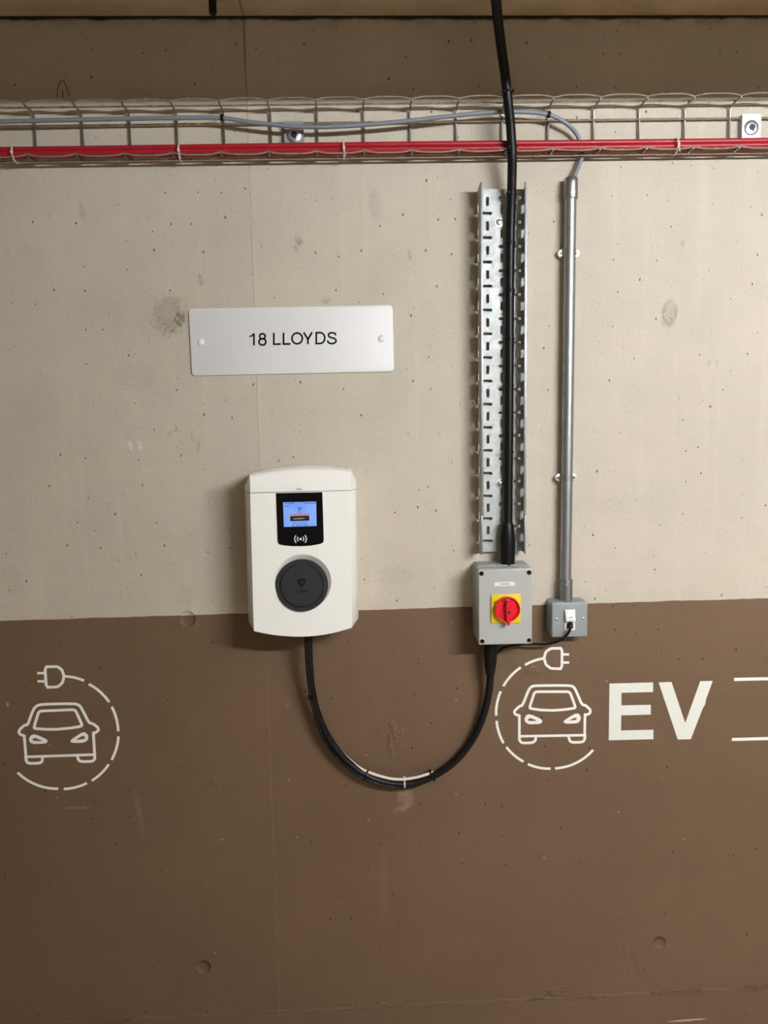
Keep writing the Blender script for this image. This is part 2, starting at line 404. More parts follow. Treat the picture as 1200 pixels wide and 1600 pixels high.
    for px, py, rr, k in ((293, 967, 13, .0055), (318, 1511, 12.5, .0075), (1030, 1473, 11.5, .0075), (281, 499, 7, .002), (1047, 494, 10, .0015)):
        x, z = PX(px, py)
        q = dist(x, z, rr*0.00138, rr*0.00138)
        dish = n.m('SQRT', n.m('MAXIMUM', n.m('SUBTRACT', 1.0, n.m('MULTIPLY', q, q)), 0.0))
        h = n.m('SUBTRACT', h, n.m('MULTIPLY', dish, k))
    patch = n.noise(n.scale(n.obj, (38.0, 0.0, 28.0)), 1.0, 2, 0.5)
    for px, py, rx, ry, a, k in ((612, 1140, 17, 16, 0, .0025), (610, 1175, 5, 30, .05, .0012), (842, 1045, 30, 10, .2, .0016), (340, 1225, 20, 14, 0, .0012), (985, 1500, 40, 30, 0, .001), (872, 1548, 22, 8, .2, .003)):
        x, z = PX(px, py)
        q = dist(x, z, rx*.00138, ry*.00138, a, 0.9)
        h = n.m('ADD', h, n.m('MULTIPLY', n.m('MULTIPLY', n.sm(q, 0.6, 1.15, 1.0, 0.0), n.sm(patch, 0.4, 0.62)), k*1.1))
    n.set(Base_Color=col, Roughness=n.m('ADD', n.m('MULTIPLY', paint, -0.22), 0.72))
    n.b.inputs['Specular IOR Level'].default_value = 0.35
    n.bump(h, 1.0)
    return mt

def slab_material(name, lo, hi, sc, rough=0.8, joint=None):
    mt = bpy.data.materials.new(name); n = NT(mt)
    k = n.noise(n.obj, sc, 6, 0.6)
    c = n.mix(n.sm(k, 0.3, 0.7), lo, hi)
    d, cc = n.voro(n.obj, 35.0)
    c = n.mix(n.m('MULTIPLY', n.m('MULTIPLY', n.sm(d, 0.04, 0.1, 1.0, 0.0), n.m('LESS_THAN', n.xyz(cc)[0], 0.3)), 0.6), c, tuple(v*0.35 for v in lo))
    if joint is not None:
        c = n.mix(n.sm(n.m('ABSOLUTE', n.m('SUBTRACT', n.xyz(n.obj)[0], joint)), 0.001, 0.004, 0.6, 0.0), c, tuple(v*0.3 for v in lo))
    n.set(Base_Color=c, Roughness=rough); n.bump(n.noise(n.obj, 60, 4), 0.003)
    return mt
WALL = wall_material()
BEAM = plain('pale_bounce_beam', (0.82, 0.74, 0.64), 0.7)  # made pale to bounce light onto the upper wall
SOFFIT = slab_material('soffit_concrete', (0.46, 0.36, 0.24), (0.60, 0.48, 0.33), 9, joint=-0.2187)
FLOOR = slab_material('carpark_floor', (0.43, 0.35, 0.26), (0.50, 0.41, 0.31), 3, 0.6)
FARWALL = slab_material('far_concrete', (0.36, 0.32, 0.26), (0.44, 0.39, 0.32), 3)
CEIL = 2.3385

def struct(name, mb, mat):
    o = build(name, mb, mat, smooth=0, origin=(0, 0, 0)); return tag(o, kind='structure')
struct('wall_back', MB().box((0, 0.1, 1.25), (9.0, 0.2, 2.5)), WALL)
struct('floor', MB().box((0, -3.4, -0.1), (9.0, 7.2, 0.2)), FLOOR)
struct('ceiling', MB().box((0, -3.4, CEIL+0.1), (9.0, 6.8, 0.2)), SOFFIT)
struct('wall_front', MB().box((0, -6.9, 1.17), (9.0, 0.2, 2.34)), FARWALL)
# unseen downstand beam, added to block the near lamp from the top of the wall
struct('shading_beam', MB().box((0, -0.86, 2.2505), (9.0, 0.24, 0.175), 0.01, 2), BEAM)
# a board joint in the soffit
# ------------------------------------------------------------------ near lamp of the car park and two added fill lamps
TUBE = glow('lamp_tube', (0.975, 0.99, 1.0), 650.0)
TUBE2 = glow('fill_lamp_tube', (1.0, 0.98, 0.95), 20.0)  # tubes of the added fill lamps
HOUSING = plain('lamp_housing', (0.7, 0.7, 0.68), 0.4)
def batten(x0, x1, y, z, mat, label):
    t = thing('ceiling_light', ((x0+x1)/2, y, z+0.05), label, 'ceiling light')
    build('lamp_tube', MB().cyl((x0+0.03, y, z), (x1-0.03, y, z), 0.013, 16), mat, t)
    build('housing', MB().box(((x0+x1)/2, y, z+0.052), (x1-x0, 0.09, 0.05), 0.006, 2), HOUSING, t)
    for x in (x0+0.012, x1-0.012): build('end_cap', MB().box((x, y, z+0.008), (0.024, 0.05, 0.06), 0.005, 2), HOUSING, t)
    for x in (x0+0.25, x1-0.25): build('hanger', MB().cyl((x, y, z+0.07), (x, y, CEIL+0.005), 0.004, 8), SCREW, t)
batten(0.72, 2.02, -2.1, 2.152, TUBE, 'long bare tube ceiling light in front of the charger bay, nearest the wall')
batten(-3.4, -1.9, -4.0, 2.20, TUBE2, 'added fill tube light deep in the car park on the left')  # this lamp and the next are unseen, added as fill light
batten(1.2, 2.7, -5.2, 2.20, TUBE2, 'added fill tube light deep in the car park on the right')
w = bpy.data.worlds.new('world'); SC.world = w; w.use_nodes = True
w.node_tree.nodes['Background'].inputs[0].default_value = (1.0, 0.95, 0.88, 1); w.node_tree.nodes['Background'].inputs[1].default_value = 0.10
SC.cycles.max_bounces = 6; SC.cycles.diffuse_bounces = 4; SC.cycles.glossy_bounces = 3
SC.view_settings.view_transform = 'Standard'; SC.view_settings.look = 'None'; SC.view_settings.gamma = 1.0
SC.view_settings.use_curve_mapping = False; SC.view_settings.exposure = 0.0

# ------------------------------------------------------------------ wire basket tray
BT, BB, SL = 2.1525, 2.0495, 0.0052                       # top, bottom, slope along the wall
def zt(x): return BT+SL*x
def zb(x): return BB+SL*x
XS = [0.0232+0.0968*k for k in range(-15, 17)]
XA, XB = -1.48, 1.62
WR = 0.0021
bt = thing('wire_basket_tray', (0.05, 0, 2.1), 'long zinc wire basket cable tray with wavy edges fixed along the wall', 'cable tray')
for x in XS:
    s = 0.006
    zt_, zb_ = zt(x), zb(x)
    pts = [(x, -0.0545, zt_-0.0022), (x, -0.014, zt_-0.002), (x, -0.0085, zt_-0.004), (x, -0.0065, zt_-0.009), (x, -0.0065, zb_+0.009), (x, -0.0085, zb_+0.004), (x, -0.014, zb_+0.002), (x, -0.0545, zb_+0.0022)]
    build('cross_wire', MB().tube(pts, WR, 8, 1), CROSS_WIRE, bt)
def wave(zf, sign):
    out = []
    nn = int((XB-XA)/0.0968*14)
    for i in range(nn+1):
        x = XA+(XB-XA)*i/nn
        ph = ((x-0.0232)/0.0968) % 1.0
        a = abs(ph-0.5)*2                                   # 1 at the cross wires
        if sign > 0: k = 1-a**3.2
        else: k = -(1-a**3.2)*0.95
        out.append((x, -0.0555-0.001*k, zf(x)+sign*0.0+0.0050*k*(1 if sign > 0 else 1)+(0.0 if sign > 0 else 0.0055)))
    return out
build('rim_wire', MB().tube(wave(zt, 1), 0.0017, 8, 1), GALV_WIRE, bt)
build('rim_wire', MB().tube(wave(zb, -1), 0.0019, 8, 1), GALV_WIRE, bt)
for y, zf in ((-0.029, lambda x: zt(x)+0.001), (-0.029, lambda x: zb(x)-0.001), (-0.0105, lambda x: zt(x)-0.0275), (-0.0105, lambda x: zb(x)+0.024)):
    build('long_wire', MB().tube([(XA, y, zf(XA)), (XB, y, zf(XB))], WR*0.95, 8, 1), GALV_WIRE, bt)
for px, py in ((459.5, 211.5), (1173.5, 200)):
    c = P(px, py, 0.012)
    br = build('wall_bracket', MB().flat([rrect(c.x-0.0205, c.z-0.034, c.x+0.0205, c.z+0.028, 0.003)], -0.0135, 0.002), GALV_PLATE, bt)
    for sd_ in (-1, 1): build('bracket_side', MB().box((c.x+sd_*0.0195, -0.007, c.z-0.003), (0.002, 0.014, 0.060)), GALV_PLATE, br)
    build('washer', MB().lathe((c.x, -0.0135, c.z), (0, -1, 0), [(0, 0.0148), (0.0012, 0.0150), (0.0026, 0.0125), (0.0034, 0.0085), (0.0034, 0.0)], 28), SCREW, br)
    hx = MB().lathe((c.x, -0.0166, c.z), (0, -1, 0), [(0, 0.0070), (0.0012, 0.0068)], 6)
    hx.box((c.x+0.002, -0.0172, c.z-0.006), (0.003, 0.001, 0.006))
    build('bolt', hx, BLUE_BOLT, br)

# ------------------------------------------------------------------ cables in the basket
def zred(x): return zb(x)
reds = (('red cable at the back top of the bundle lying in the wire tray', -0.0275, 0.0204, 0.0056, 0.3), ('red cable at the front top of the bundle, just behind the wavy wire', -0.0395, 0.0202, 0.0056, 1.7),
        ('red cable lowest in the bundle, half hidden by the wavy front wire', -0.0445, 0.0097, 0.0056, 2.6),
        ('red cable seen from below between the two lower front wires of the tray', -0.0312, 0.0095, 0.0056, 4.0))
for lab, y, dz, r, ph in reds:
    pts = [(x, y+0.0005*math.sin(3*x+ph*2), zb(x)+dz+0.0006*math.sin(4.3*x+ph)) for x in [XA+(XB-XA)*i/40 for i in range(41)]]
    tag(build('red_cable', MB().tube(pts, r, 14, 3), RED_CABLE), lab, 'cable', 'red cables in the wire tray')
gp = [(-500, 205, .036), (-300, 196, .036), (-130, 192, .036), (0, 190, .036), (100, 187.5, .038), (200, 185.5, .038), (300, 184, .038), (347, 184.5, .037), (400, 192, .038), (470, 198, .040), (540, 197, .040), (633, 189.5, .040), (700, 182, .040), (767, 175.5, .040), (820, 175, .038),
      (858, 179.5, .036), (885, 193, .030), (901, 210, .020), (908.5, 228, .0165), (909, 245, .0165), (904, 260, .0165), (898, 274, .018), (895, 286, .020), (894, 300, .020)]
tag(build('data_cable', MB().tube([P(*p) for p in gp], 0.0044, 12, 6), GREY_CABLE), 'thin blue-grey cable along the tray, curving down into the steel pipe', 'cable')

# ------------------------------------------------------------------ upright perforated tray
zt0, zt1 = 1.2155, 1.9885
tx = 0.3085                                               # centre
ct = thing('perforated_cable_tray', (tx, 0, (zt0+zt1)/2), 'upright galvanised perforated cable tray full of slots above the isolator', 'cable tray')
TW = 0.0485                                               # half width
TB = -0.013                                               # base sheet depth
FD = 0.036                                                # flange depth
zph = PX(770, 295, 0.013)[1]
holes = []
def slot(x, z, w, h):
    if zt0+0.004 < z-h/2 and z+h/2 < zt1-0.004: holes.append(rrect(x-w/2, z-h/2, x+w/2, z+h/2, min(w, h)*0.33, 3))
def bx(px): return P(px, 550, 0.013).x
xl_h, xl_v, xc_v, xc_h = bx(763.0)-0.0005, bx(762.0), bx(784.0), bx(791.5)
xr_v = bx(807.8)
skips = {}
for k in range(-1, 17):
    z = zph-0.0500*k
    slot((bx(751)+bx(769))/2, z, bx(769)-bx(751), 0.0062)
    slot(xl_v, z-0.026, 0.0066, 0.0185)
    slot(xc_v, z+0.008, 0.0066, 0.0185)
    slot(xr_v, z+0.008, 0.0066, 0.0185)
    slot((bx(779)+bx(796))/2, z-0.0185, bx(796)-bx(779), 0.0062)
    slot((bx(802.5)+bx(813.5))/2, z-0.0185, bx(813.5)-bx(802.5), 0.0062)
base = MB().flat([[(tx-TW, zt0), (tx+TW, zt0), (tx+TW, zt1), (tx-TW, zt1)]]+holes, TB-0.0012, 0.0012)
build('base_sheet', base, GALV_TRAY, ct, smooth=0)
for s in (-1, 1):
    # flange drawn flat in (y, z) with slots, then stood upright
    fh = []
    for k in range(-1, 17):
        z = zph-0.05*k+0.008
        if zt0+0.015 < z < zt1-0.015: fh.append(rrect(-0.0235, z-0.0095, -0.0165, z+0.0095, 0.003, 3))
    zz = zt1+0.004
    fl = MB().flat([[(TB-FD, zt0-0.002), (TB, zt0), (TB, zz-0.006), (TB-FD+0.004, zz), (TB-FD, zz)]]+fh, 0, 0.0012)
    fl.v = [Vector((tx+s*TW+v.y, v.x, v.z)) for v in fl.v]
    f = build('flange', fl, GALV_TRAY, ct, smooth=0)
    lip = MB()
    lip.box((tx+s*(TW-0.0025), TB-FD, (zt0+zz)/2+0.0425), (0.0056, 0.0045, zz-zt0-0.085), 0.0015, 2)
    lip.box((tx+s*(TW-0.0016), TB-FD+0.0008, zt0+0.042), (0.0042, 0.0045, 0.084), 0.0015, 2)
    build('rolled_edge', lip, GALV_EDGE, f)
for px, py in ((780, 347), (782, 756)):
    c = P(px, py, 0.016)
    sc = build('fixing_screw', MB().lathe((c.x, TB-0.0012, c.z), (0, -1, 0), [(0, 0.0098), (0.0012, 0.0098), (0.0014, 0.0070), (0.0032, 0.0062), (0.0042, 0.0040), (0.0042, 0.0)], 24), SCREW, ct)
    x_ = MB()
    for i in range(4):
        a = PI/4+i*PI/2
        x_.box((c.x+0.0026*math.cos(a), TB-0.0048, c.z+0.0026*math.sin(a)), (0.0024, 0.0012, 0.0024), 0, 1, Matrix.Rotation(-a, 3, 'Y'))
    build('cross_recess', x_, DARK_HOLE, sc)

# ------------------------------------------------------------------ black armoured cable from the soffit down to the isolator
mp = [(772, -60, .235), (773, -30, .20), (775, 0, .165), (778.5, 35, .135), (783.5, 75, .108), (789.5, 120, .084), (794, 160, .072), (798, 200, .068), (800.2, 240, .062), (800, 275, .050), (798.8, 320, .036), (797.2, 380, .0275), (796.2, 460, .0265),
      (796, 540, .0265), (795.5, 620, .0265), (795, 700, .0265), (794.2, 770, .028), (794, 810, .031), (793.5, 840, .035), (793.5, 858, .037)]
mpts = [P(*p) for p in mp]
mpts = [Vector((mpts[0].x-0.003, mpts[0].y-0.02, CEIL+0.004))]+mpts
mc = thing('supply_cable', mpts[12], 'thick black cable hanging from the ceiling down the slotted tray into the isolator', 'cable')
build('cable_sheath', MB().tube(mpts, 0.0096, 18, 8), BLACK_CABLE, mc)
def lathe_path(px, prof, d):
    """round shroud whose axis runs through photo pixels; prof = (y pixel, radius)"""
    pts = [P(px(y), y, d(y)) for y, r in prof]
    rs = [r for y, r in prof]
    n = 24; loops = []
    for p, r in zip(pts, rs):
        loops.append([Vector((p.x+r*math.cos(2*PI*i/n), p.y+r*math.sin(2*PI*i/n), p.z)) for i in range(n)])
    return MB().loft(loops)
build('gland_shroud', lathe_path(lambda y: 793.3, [(816, .0102), (819, .0122), (832, .0150), (842, .0164), (862, .0160), (884, .0152)], lambda y: .037), BLACK_RUBBER, mc)

# ------------------------------------------------------------------ steel conduit with its fittings
ca, cb = P(891.6, 310, .020), P(883.9, 905, .020)
cdt = thing('steel_conduit', ((ca.x+cb.x)/2, -0.020, 1.55), 'upright galvanised steel pipe right of the slotted tray', 'conduit')
ax = (cb-ca).normalized()
def hollow(p0, axis, prof_out, r_in, seg=28):
    L = prof_out[-1][0]
    return MB().lathe(p0, axis, [(0.012, r_in), (0.0, r_in)]+prof_out+[(L, r_in*0.98)], seg, True, True)
build('pipe', MB().lathe(ca-ax*0.01, ax, [(0, 0.0122), ((cb-ca).length+0.02, 0.0122)], 32), GALV_PIPE, cdt)
tp = P(892.6, 278, .020); te = P(891.7, 311, .020)
cp = build('coupler', hollow(tp, te-tp, [(0.0, 0.0118), (0.0018, 0.0138), (0.010, 0.0142), ((te-tp).length-0.002, 0.0148), ((te-tp).length, 0.0140)], 0.0095), GALV_CAST, cdt, smooth=50)
q = P(895.5, 300, .034)
build('grub_screw', MB().lathe((q.x, -0.0325, q.z), (0, -1, 0), [(0, 0.0042), (0.002, 0.0040), (0.002, 0.0026), (0.0012, 0.0024), (0.0012, 0)], 16), SCREW, cp)
build('hex_socket', MB().lathe((q.x, -0.0338, q.z), (0, -1, 0), [(0, 0.0016), (0.0004, 0.0014)], 6), DARK_HOLE, cp)
b0 = P(884.9, 905, .0245); b1 = P(884.6, 938, .0245)
ad = build('conduit_adaptor', MB().lathe(b0, b1-b0, [(0.0, 0.0125), (0.0, 0.0136), (0.003, 0.0140), (0.018, 0.0136), ((b1-b0).length, 0.0138)], 28), GALV_CAST, cdt, smooth=50)
q = P(885.2, 914, .040)
build('grub_screw', MB().lathe((q.x, -0.036, q.z), (0, -1, 0), [(0, 0.0036), (0.003, 0.0030), (0.0032, 0.0)], 12), GALV_CAST, ad)
for (px, py), lab in (((890.2, 394.5), 'bright metal saddle clip on the steel pipe, the upper one'), ((885.7, 746.5), 'bright metal saddle clip on the steel pipe, the lower one')):
    c = P(px, py, .02)
    sd = thing('conduit_saddle', (c.x, 0, c.z), lab, 'pipe clip', 'saddle clips on the steel pipe')
    H = 0.0068
    prof = [(-0.0135, 0.004), (-0.0135, 0.020)]+[(0.0135*math.cos(PI-a), 0.020+0.0135*math.sin(PI-a)) for a in [PI*i/14 for i in range(1, 14)]]+[(0.0135, 0.020), (0.0135, 0.004)]
    inn = [(x*0.925, d if d < 0.0201 else 0.020+(d-0.020)*0.925) for x, d in prof]
    loop = prof+inn[::-1]
    build('strap', MB().loft([[Vector((c.x+x, -d, c.z-H)) for x, d in loop], [Vector((c.x+x, -d, c.z+H)) for x, d in loop]]), GALV_CAST, sd)
    for s in (-1, 1):
        e = circ((0, 0), 0.0092, 14, -90, 90)
        pts = [(c.x+s*(0.0148+a*0.95), c.z+b*0.92) for a, b in e]+[(c.x+s*0.0120, c.z+0.0085), (c.x+s*0.0120, c.z-0.0085)]
        lug = build('lug', MB().flat([pts], -0.0125, 0.009, 0.0008), ALU, sd, smooth=40)
        build('screw', MB().lathe((c.x+s*0.0180, -0.0120, c.z), (0, -1, 0), [(0, 0.0036), (0.0016, 0.0034), (0.0016, 0.0)], 14), SCREW, lug)
        build('screw_slot', MB().box((c.x+s*0.0180, -0.0137, c.z), (0.0056, 0.0006, 0.0016), 0, 1, Matrix.Rotation(0.7, 3, 'Y')).box((c.x+s*0.0180, -0.0137, c.z), (0.0056, 0.0006, 0.0016), 0, 1, Matrix.Rotation(-0.85, 3, 'Y')), DARK_HOLE, lug)

# ------------------------------------------------------------------ rotary isolator
f00, f11 = P(748.3, 1007.3, .085), P(831.6, 888.5, .085)
ix, iz = (f00.x+f11.x)/2, (f00.z+f11.z)/2; iw, ih = 0.1155, 0.1655
iso = thing('isolator_switch', (ix, 0, iz), 'grey isolator box with a red rotary switch on a yellow plate', 'switch')
ob = lambda e: abs(e.verts[0].co.y-e.verts[1].co.y) > 1e-4
build('base_box', MB().box((ix+0.0008, -0.026, iz+0.001), (iw+0.002, 0.052, ih+0.003), 0.006, 3, only=ob), GREY_BASE, iso)
lid = MB().box((ix, -0.0675, iz), (iw, 0.035, ih), 0.0022, 2)
lo = build('lid', lid, GREY_BOX, iso)
cut = []
for px, py in ((752.3, 896.5), (826.6, 895), (753.4, 1002.5), (826.8, 1001)):
    p = P(px, py, .085)
    cc = build('tmp', MB().cyl((p.x, -0.09, p.z), (p.x, -0.076, p.z), 0.0052, 18), DARK_HOLE); cut.append(cc)
    sc = build('lid_screw', MB().lathe((p.x, -0.0755, p.z), (0, -1, 0), [(0, 0.0048), (0.0035, 0.0046), (0.0035, 0)], 16), DARK_HOLE, iso)
    build('screw_slot', MB().box((p.x, -0.0793, p.z), (0.0062, 0.0008, 0.0013), 0, 1, Matrix.Rotation(0.6, 3, 'Y')), INK, sc)
# cutters stand at world positions, the lid's mesh is local to its thing
bpy.context.view_layer.update()
boolean(lo, cut)
for p_ in lo.data.polygons: p_.use_smooth = True
lo.data.set_sharp_from_angle(angle=math.radians(35))
a, b = P(772.3, 916, .0855), P(804.6, 909, .0855)
lb = build('name_label', MB().flat([rrect(a.x, a.z, b.x, b.z, 0.0006)], -0.0856, 0.0006), CAP_WHITE, iso)
mk = MB()
for i in range(9): mk.box((a.x+0.0150+i*0.00205, -0.0857, (a.z+b.z)/2), (0.0014, 0.0003, 0.0026 if i % 3 else 0.0032))
build('print', mk, GREY_PRINT, lb)
a, b = P(767.6, 974, .088), P(813.5, 928, .088)
yp = build('switch_plate', MB().box(((a.x+b.x)/2, -0.087, (a.z+b.z)/2), (b.x-a.x, 0.0045, b.z-a.z), 0.0012, 2), YELLOW, iso)
q = P(772.7, 941.5, .0895)
build('position_mark', MB().box((q.x, -0.0896, q.z), (0.0018, 0.0004, 0.0056), 0, 1, Matrix.Rotation(0.62, 3, 'Y')), INK, yp)
hc = P(793.3, 952.5, .100); hx, hz = hc.x, hc.z
HR = 0.0272
kn = build('rotary_handle', MB().lathe((hx, -0.0893, hz), (0, -1, 0), [(0, HR*0.97), (0.003, HR), (0.0105, HR*0.985), (0.012, HR*0.955), (0.0095, HR*0.90), (0.006, HR*0.80), (0.0055, 0.0)], 48), RED_PLASTIC, iso, smooth=40)
build('rim', MB().lathe((hx, -0.1010, hz), (0, -1, 0), [(0.0, HR*0.985), (0.0008, HR*0.975), (0.0008, HR*0.945), (0.0, HR*0.935)], 48, False, False), ORANGE_RIM, kn)
# grip: a wide fin that narrows to a pointer at the foot
def fin(dy):
    pts = [(-0.0035, 0.0215), (0.0035, 0.0215), (0.0058, 0.012), (0.0052, -0.002), (0.0034, -0.016), (0.0030, -0.0330), (-0.0012, -0.0338), (-0.0036, -0.028), (-0.0060, -0.014), (-0.0064, 0.002), (-0.0060, 0.013)]
    k = 1.0 if dy < 0.016 else 0.82
    return [Vector((hx+0.0012+x*k, -0.0893-dy, hz+z*(1 if dy < 0.016 else 0.95))) for x, z in pts]
build('grip', MB().loft([fin(0.004), fin(0.0150), fin(0.0185)]), RED_PLASTIC, kn, smooth=30)
build('handle_window', MB().box((hx-0.0008, -0.1018, hz+0.0205), (0.0085, 0.003, 0.0042), 0.001, 2), plain('clear_red_window', (0.62, 0.16, 0.16), 0.15), kn)
q = P(795.3, 957, .108)
build('lock_hole', MB().lathe((q.x, -0.1079, q.z), (0, -1, 0), [(0, 0.0027), (0.0005, 0.0026), (0.0005, 0)], 16), DARK_HOLE, kn)
tg = P(770, 884, .05)
build('blanking_plug', MB().lathe((tg.x-0.002, -0.040, iz+ih/2+0.0015), (0, 0, 1), [(0, 0.011), (0.0016, 0.0105), (0.0016, 0)], 24), GREY_BASE, iso)

# ------------------------------------------------------------------ metal data outlet
a, b = P(862.0, 995.5, .042), P(918.0, 941.3, .042)
dx, dz = (a.x+b.x)/2, (a.z+b.z)/2; dw, dh = 0.0805, 0.0790
do = thing('data_outlet', (dx, 0, dz), 'small grey metal data outlet box at the foot of the steel pipe', 'socket')
build('back_box', MB().box((dx-0.0005, -0.018, dz+0.001), (0.0815, 0.036, 0.079), 0.006, 3, only=ob), GREY_METAL, do)
build('face_plate', MB().box((dx, -0.0385, dz), (dw, 0.009, dh), 0.0042, 4), GREY_METAL, do)
for px, py in ((869.8, 967.5), (911.3, 966.5)):
    p = P(px, py, .043)
    build('plate_screw', MB().lathe((p.x, -0.0428, p.z), (0, -1, 0), [(0, 0.0030), (0.0010, 0.0028), (0.0018, 0.0016), (0.0018, 0)], 16), SCREW, do)
a, b = P(882.2, 985, .044), P(898.8, 952.2, .044)
md = build('outlet_module', MB().flat([rrect(a.x, a.z, b.x, b.z, 0.0008), rrect(a.x+0.0045, a.z+0.0035, b.x-0.0045, a.z+0.0155, 0.0006)], -0.0445, 0.0020, 0.0003), CAP_WHITE, do)
build('port', MB().box(((a.x+b.x)/2, -0.0431, a.z+0.0095), (0.0140, 0.0006, 0.0125)), DARK_HOLE, md)
s = Matrix.Rotation(math.radians(-16), 3, 'X') @ Matrix.Rotation(math.radians(-4), 3, 'Y')
c = P(891.2, 962.5, .050)
sh = build('hinged_shutter', MB().box((c.x, -0.0490, c.z+0.0005), (0.0215, 0.0035, 0.0255), 0.0008, 2, rot=s), CAP_WHITE, do)
mk = MB(); hc_ = Vector((c.x, -0.0490, c.z+0.0005))
for ox, oz, w_, h_ in ((0.0005, -0.004, 0.0088, 0.0016), (-0.006, 0.0085, 0.0007, 0.0046), (0.0008, -0.0105, 0.0105, 0.0006)): mk.box(hc_ + s @ Vector((ox, -0.0018, oz)), (w_, 0.0004, h_), 0, 1, rot=s)
build('print', mk, GREY_PRINT, sh)
pp = [(890.8, 969, .0465), (891.5, 975, .052), (891.3, 981, .056), (888.5, 988, .057), (883, 994.5, .055), (875, 1000.5, .049), (864, 1004.5, .042), (850, 1006.5, .036), (835, 1006.5, .032), (818, 1006.5, .030), (803, 1008.5, .030), (791, 1011, .031), (783, 1015, .030), (777, 1021, .030)]
pc = thing('patch_lead', P(876, 1000, .045), 'thin black lead from the data outlet round under the isolator box', 'cable')
build('cable_sheath', MB().tube([P(*p) for p in pp], 0.0031, 12, 6), GLOSS_CABLE, pc)
c = P(891, 973, .049)
build('plug', MB().box((c.x, -0.0475, c.z+0.001), (0.0085, 0.008, 0.0060), 0.0012, 2), BLACK_RUBBER, pc)

# ------------------------------------------------------------------ hanging loop between charger and isolator
lp = [(766.5, 1012, .042), (766.8, 1030, .040), (766.5, 1050, .036), (765, 1072, .030), (761, 1096, .025), (753, 1124, .021), (739, 1154, .018), (719, 1181, .017), (697, 1200.5, .017), (672, 1214.5, .018), (645, 1224, .020), (617, 1225, .021), (590, 1219, .021), (564, 1207, .021), (540, 1187.5, .022), (519, 1162, .023), (503.5, 1134, .026), (493, 1105, .032), (487, 1076, .040), (484.2, 1048, .048), (482.8, 1020, .054), (482, 992, .056)]
lc = thing('loop_cable', P(640, 1220, .02), 'thick black cable hanging in a U from the charger to the isolator', 'cable')
build('cable_sheath', MB().tube([P(*p) for p in lp], 0.0083, 16, 8), BLACK_CABLE, lc)
build('gland_shroud', lathe_path(lambda y: 766.6-(y-1012)*0.02, [(1002, .0150), (1022, .0148), (1034, .0140), (1046, .0118), (1053, .0098), (1055, .0085)], lambda y: .041-(y-1012)*0.0001), BLACK_RUBBER, lc)
# second, glossy lead taped alongside the outside of the loop on the charger side
l2 = [(486.5, 992, .064), (487, 1020, .062), (488.2, 1048, .057), (490.0, 1076, .049), (492.5, 1100, .040)] + [(497, 1112, .034), (503, 1132, .030), (514, 1157, .029), (527, 1176, .028), (545, 1194, .027), (566, 1208, .026), (592, 1220, .025), (618, 1224.5, .025), (640, 1223.5, .024), (660, 1218, .016)]
l2 = [(478.0, 992, .062), (478.6, 1020, .060), (480.5, 1048, .055), (483.5, 1076, .048), (489, 1104, .040), (496.5, 1131, .034), (511, 1163, .030), (533, 1190, .029), (560, 1211.5, .028), (590, 1224.5, .027), (618, 1230, .025), (640, 1230, .017), (658, 1224.5, .0065)]
tag(build('taped_lead', MB().tube([P(*p) for p in l2], 0.0036, 10, 6), GLOSS_CABLE), 'thin glossy black lead bound along the outer side of the U loop', 'cable')
# pale cable tucked behind, seen on the inside of the bend
wp = [(490, 1112, .012), (503, 1136, .012), (520, 1159.5, .014), (540, 1181.5, .017), (560, 1198.5, .020), (577, 1207, .022), (595, 1213, .0235), (613, 1217, .024), (632, 1217.5, .024), (655, 1213.5, .0225), (671, 1208.5, .019), (684, 1205, .007), (700, 1197, .006)]
tag(build('pale_cable', MB().tube([P(*p) for p in wp], 0.0034, 12, 6), PALE_CABLE), 'pale cable showing on the inner side of the U loop between its ties', 'cable')

# ------------------------------------------------------------------ cable ties
def tie(px, py, d, tang, R, mat, label, head=0.0, tail=0.0, wdt=0.0036, squash=1.0, grp='cable ties'):
    """strap round a cable at a point, plus the square head at angle head round it (0 = towards the viewer) and a cut tail"""
    c = P(px, py, d); t = Vector(tang).normalized()
    a = Vector((0, -1, 0)); a = (a-t*a.dot(t)).normalized(); b = t.cross(a)
    mb = MB(); n = 24
    prof = [(-wdt/2, 0), (-wdt/2, 0.0013), (wdt/2, 0.0013), (wdt/2, 0)]
    loops = []
    for i in range(n+1):
        an = 2*PI*i/n; e = a*math.cos(an)*squash+b*math.sin(an)
        loops.append([c+e*(R+rr)+t*w for w, rr in prof])
    mb.loft(loops, False, False)
    e = a*math.cos(head)*squash+b*math.sin(head); tn = t.cross(e)
    rot = Matrix((t, tn, e)).transposed()
    mb.box(c+e*(R+0.002), (0.0058, 0.0064, 0.0046), 0.0008, 1, rot=rot)
    if tail: mb.box(c+e*(R+0.003+tail/2), (0.003, 0.0016, tail), 0.0003, 1, rot=rot)
    return tag(build('cable_tie', mb, mat), label, 'cable tie', grp)
dn = (0.0, 0, -1)
tie(794.6, 143, .076, (0.1, 0.1, -1), 0.0098, NYLON_BLACK, 'black tie on the thick cable where it meets the top wavy wire', head=1.15, tail=0.003)
tie(800, 231, .062, (0.02, 0.1, -1), 0.0098, NYLON_BLACK, 'black tie on the thick cable in front of the red cables', head=0.75)
vt = [((799.2, 303, .041), 'topmost black tie on the slotted tray, near its upper end', .7), ((797.4, 379, .0275), 'black tie on the slotted tray just below its upper screw', .3), ((796.4, 454, .0265), 'black tie on the slotted tray level with the cloudy stain left of the sign', .2),
      ((796, 530, .0265), 'black tie on the slotted tray level with the lettering of the sign', .3), ((795.6, 602, .0265), 'black tie on the slotted tray just below the height of the sign', .8), ((795, 706.5, .0265), 'lowest black tie on the slotted tray, above its lower screw', .75)]
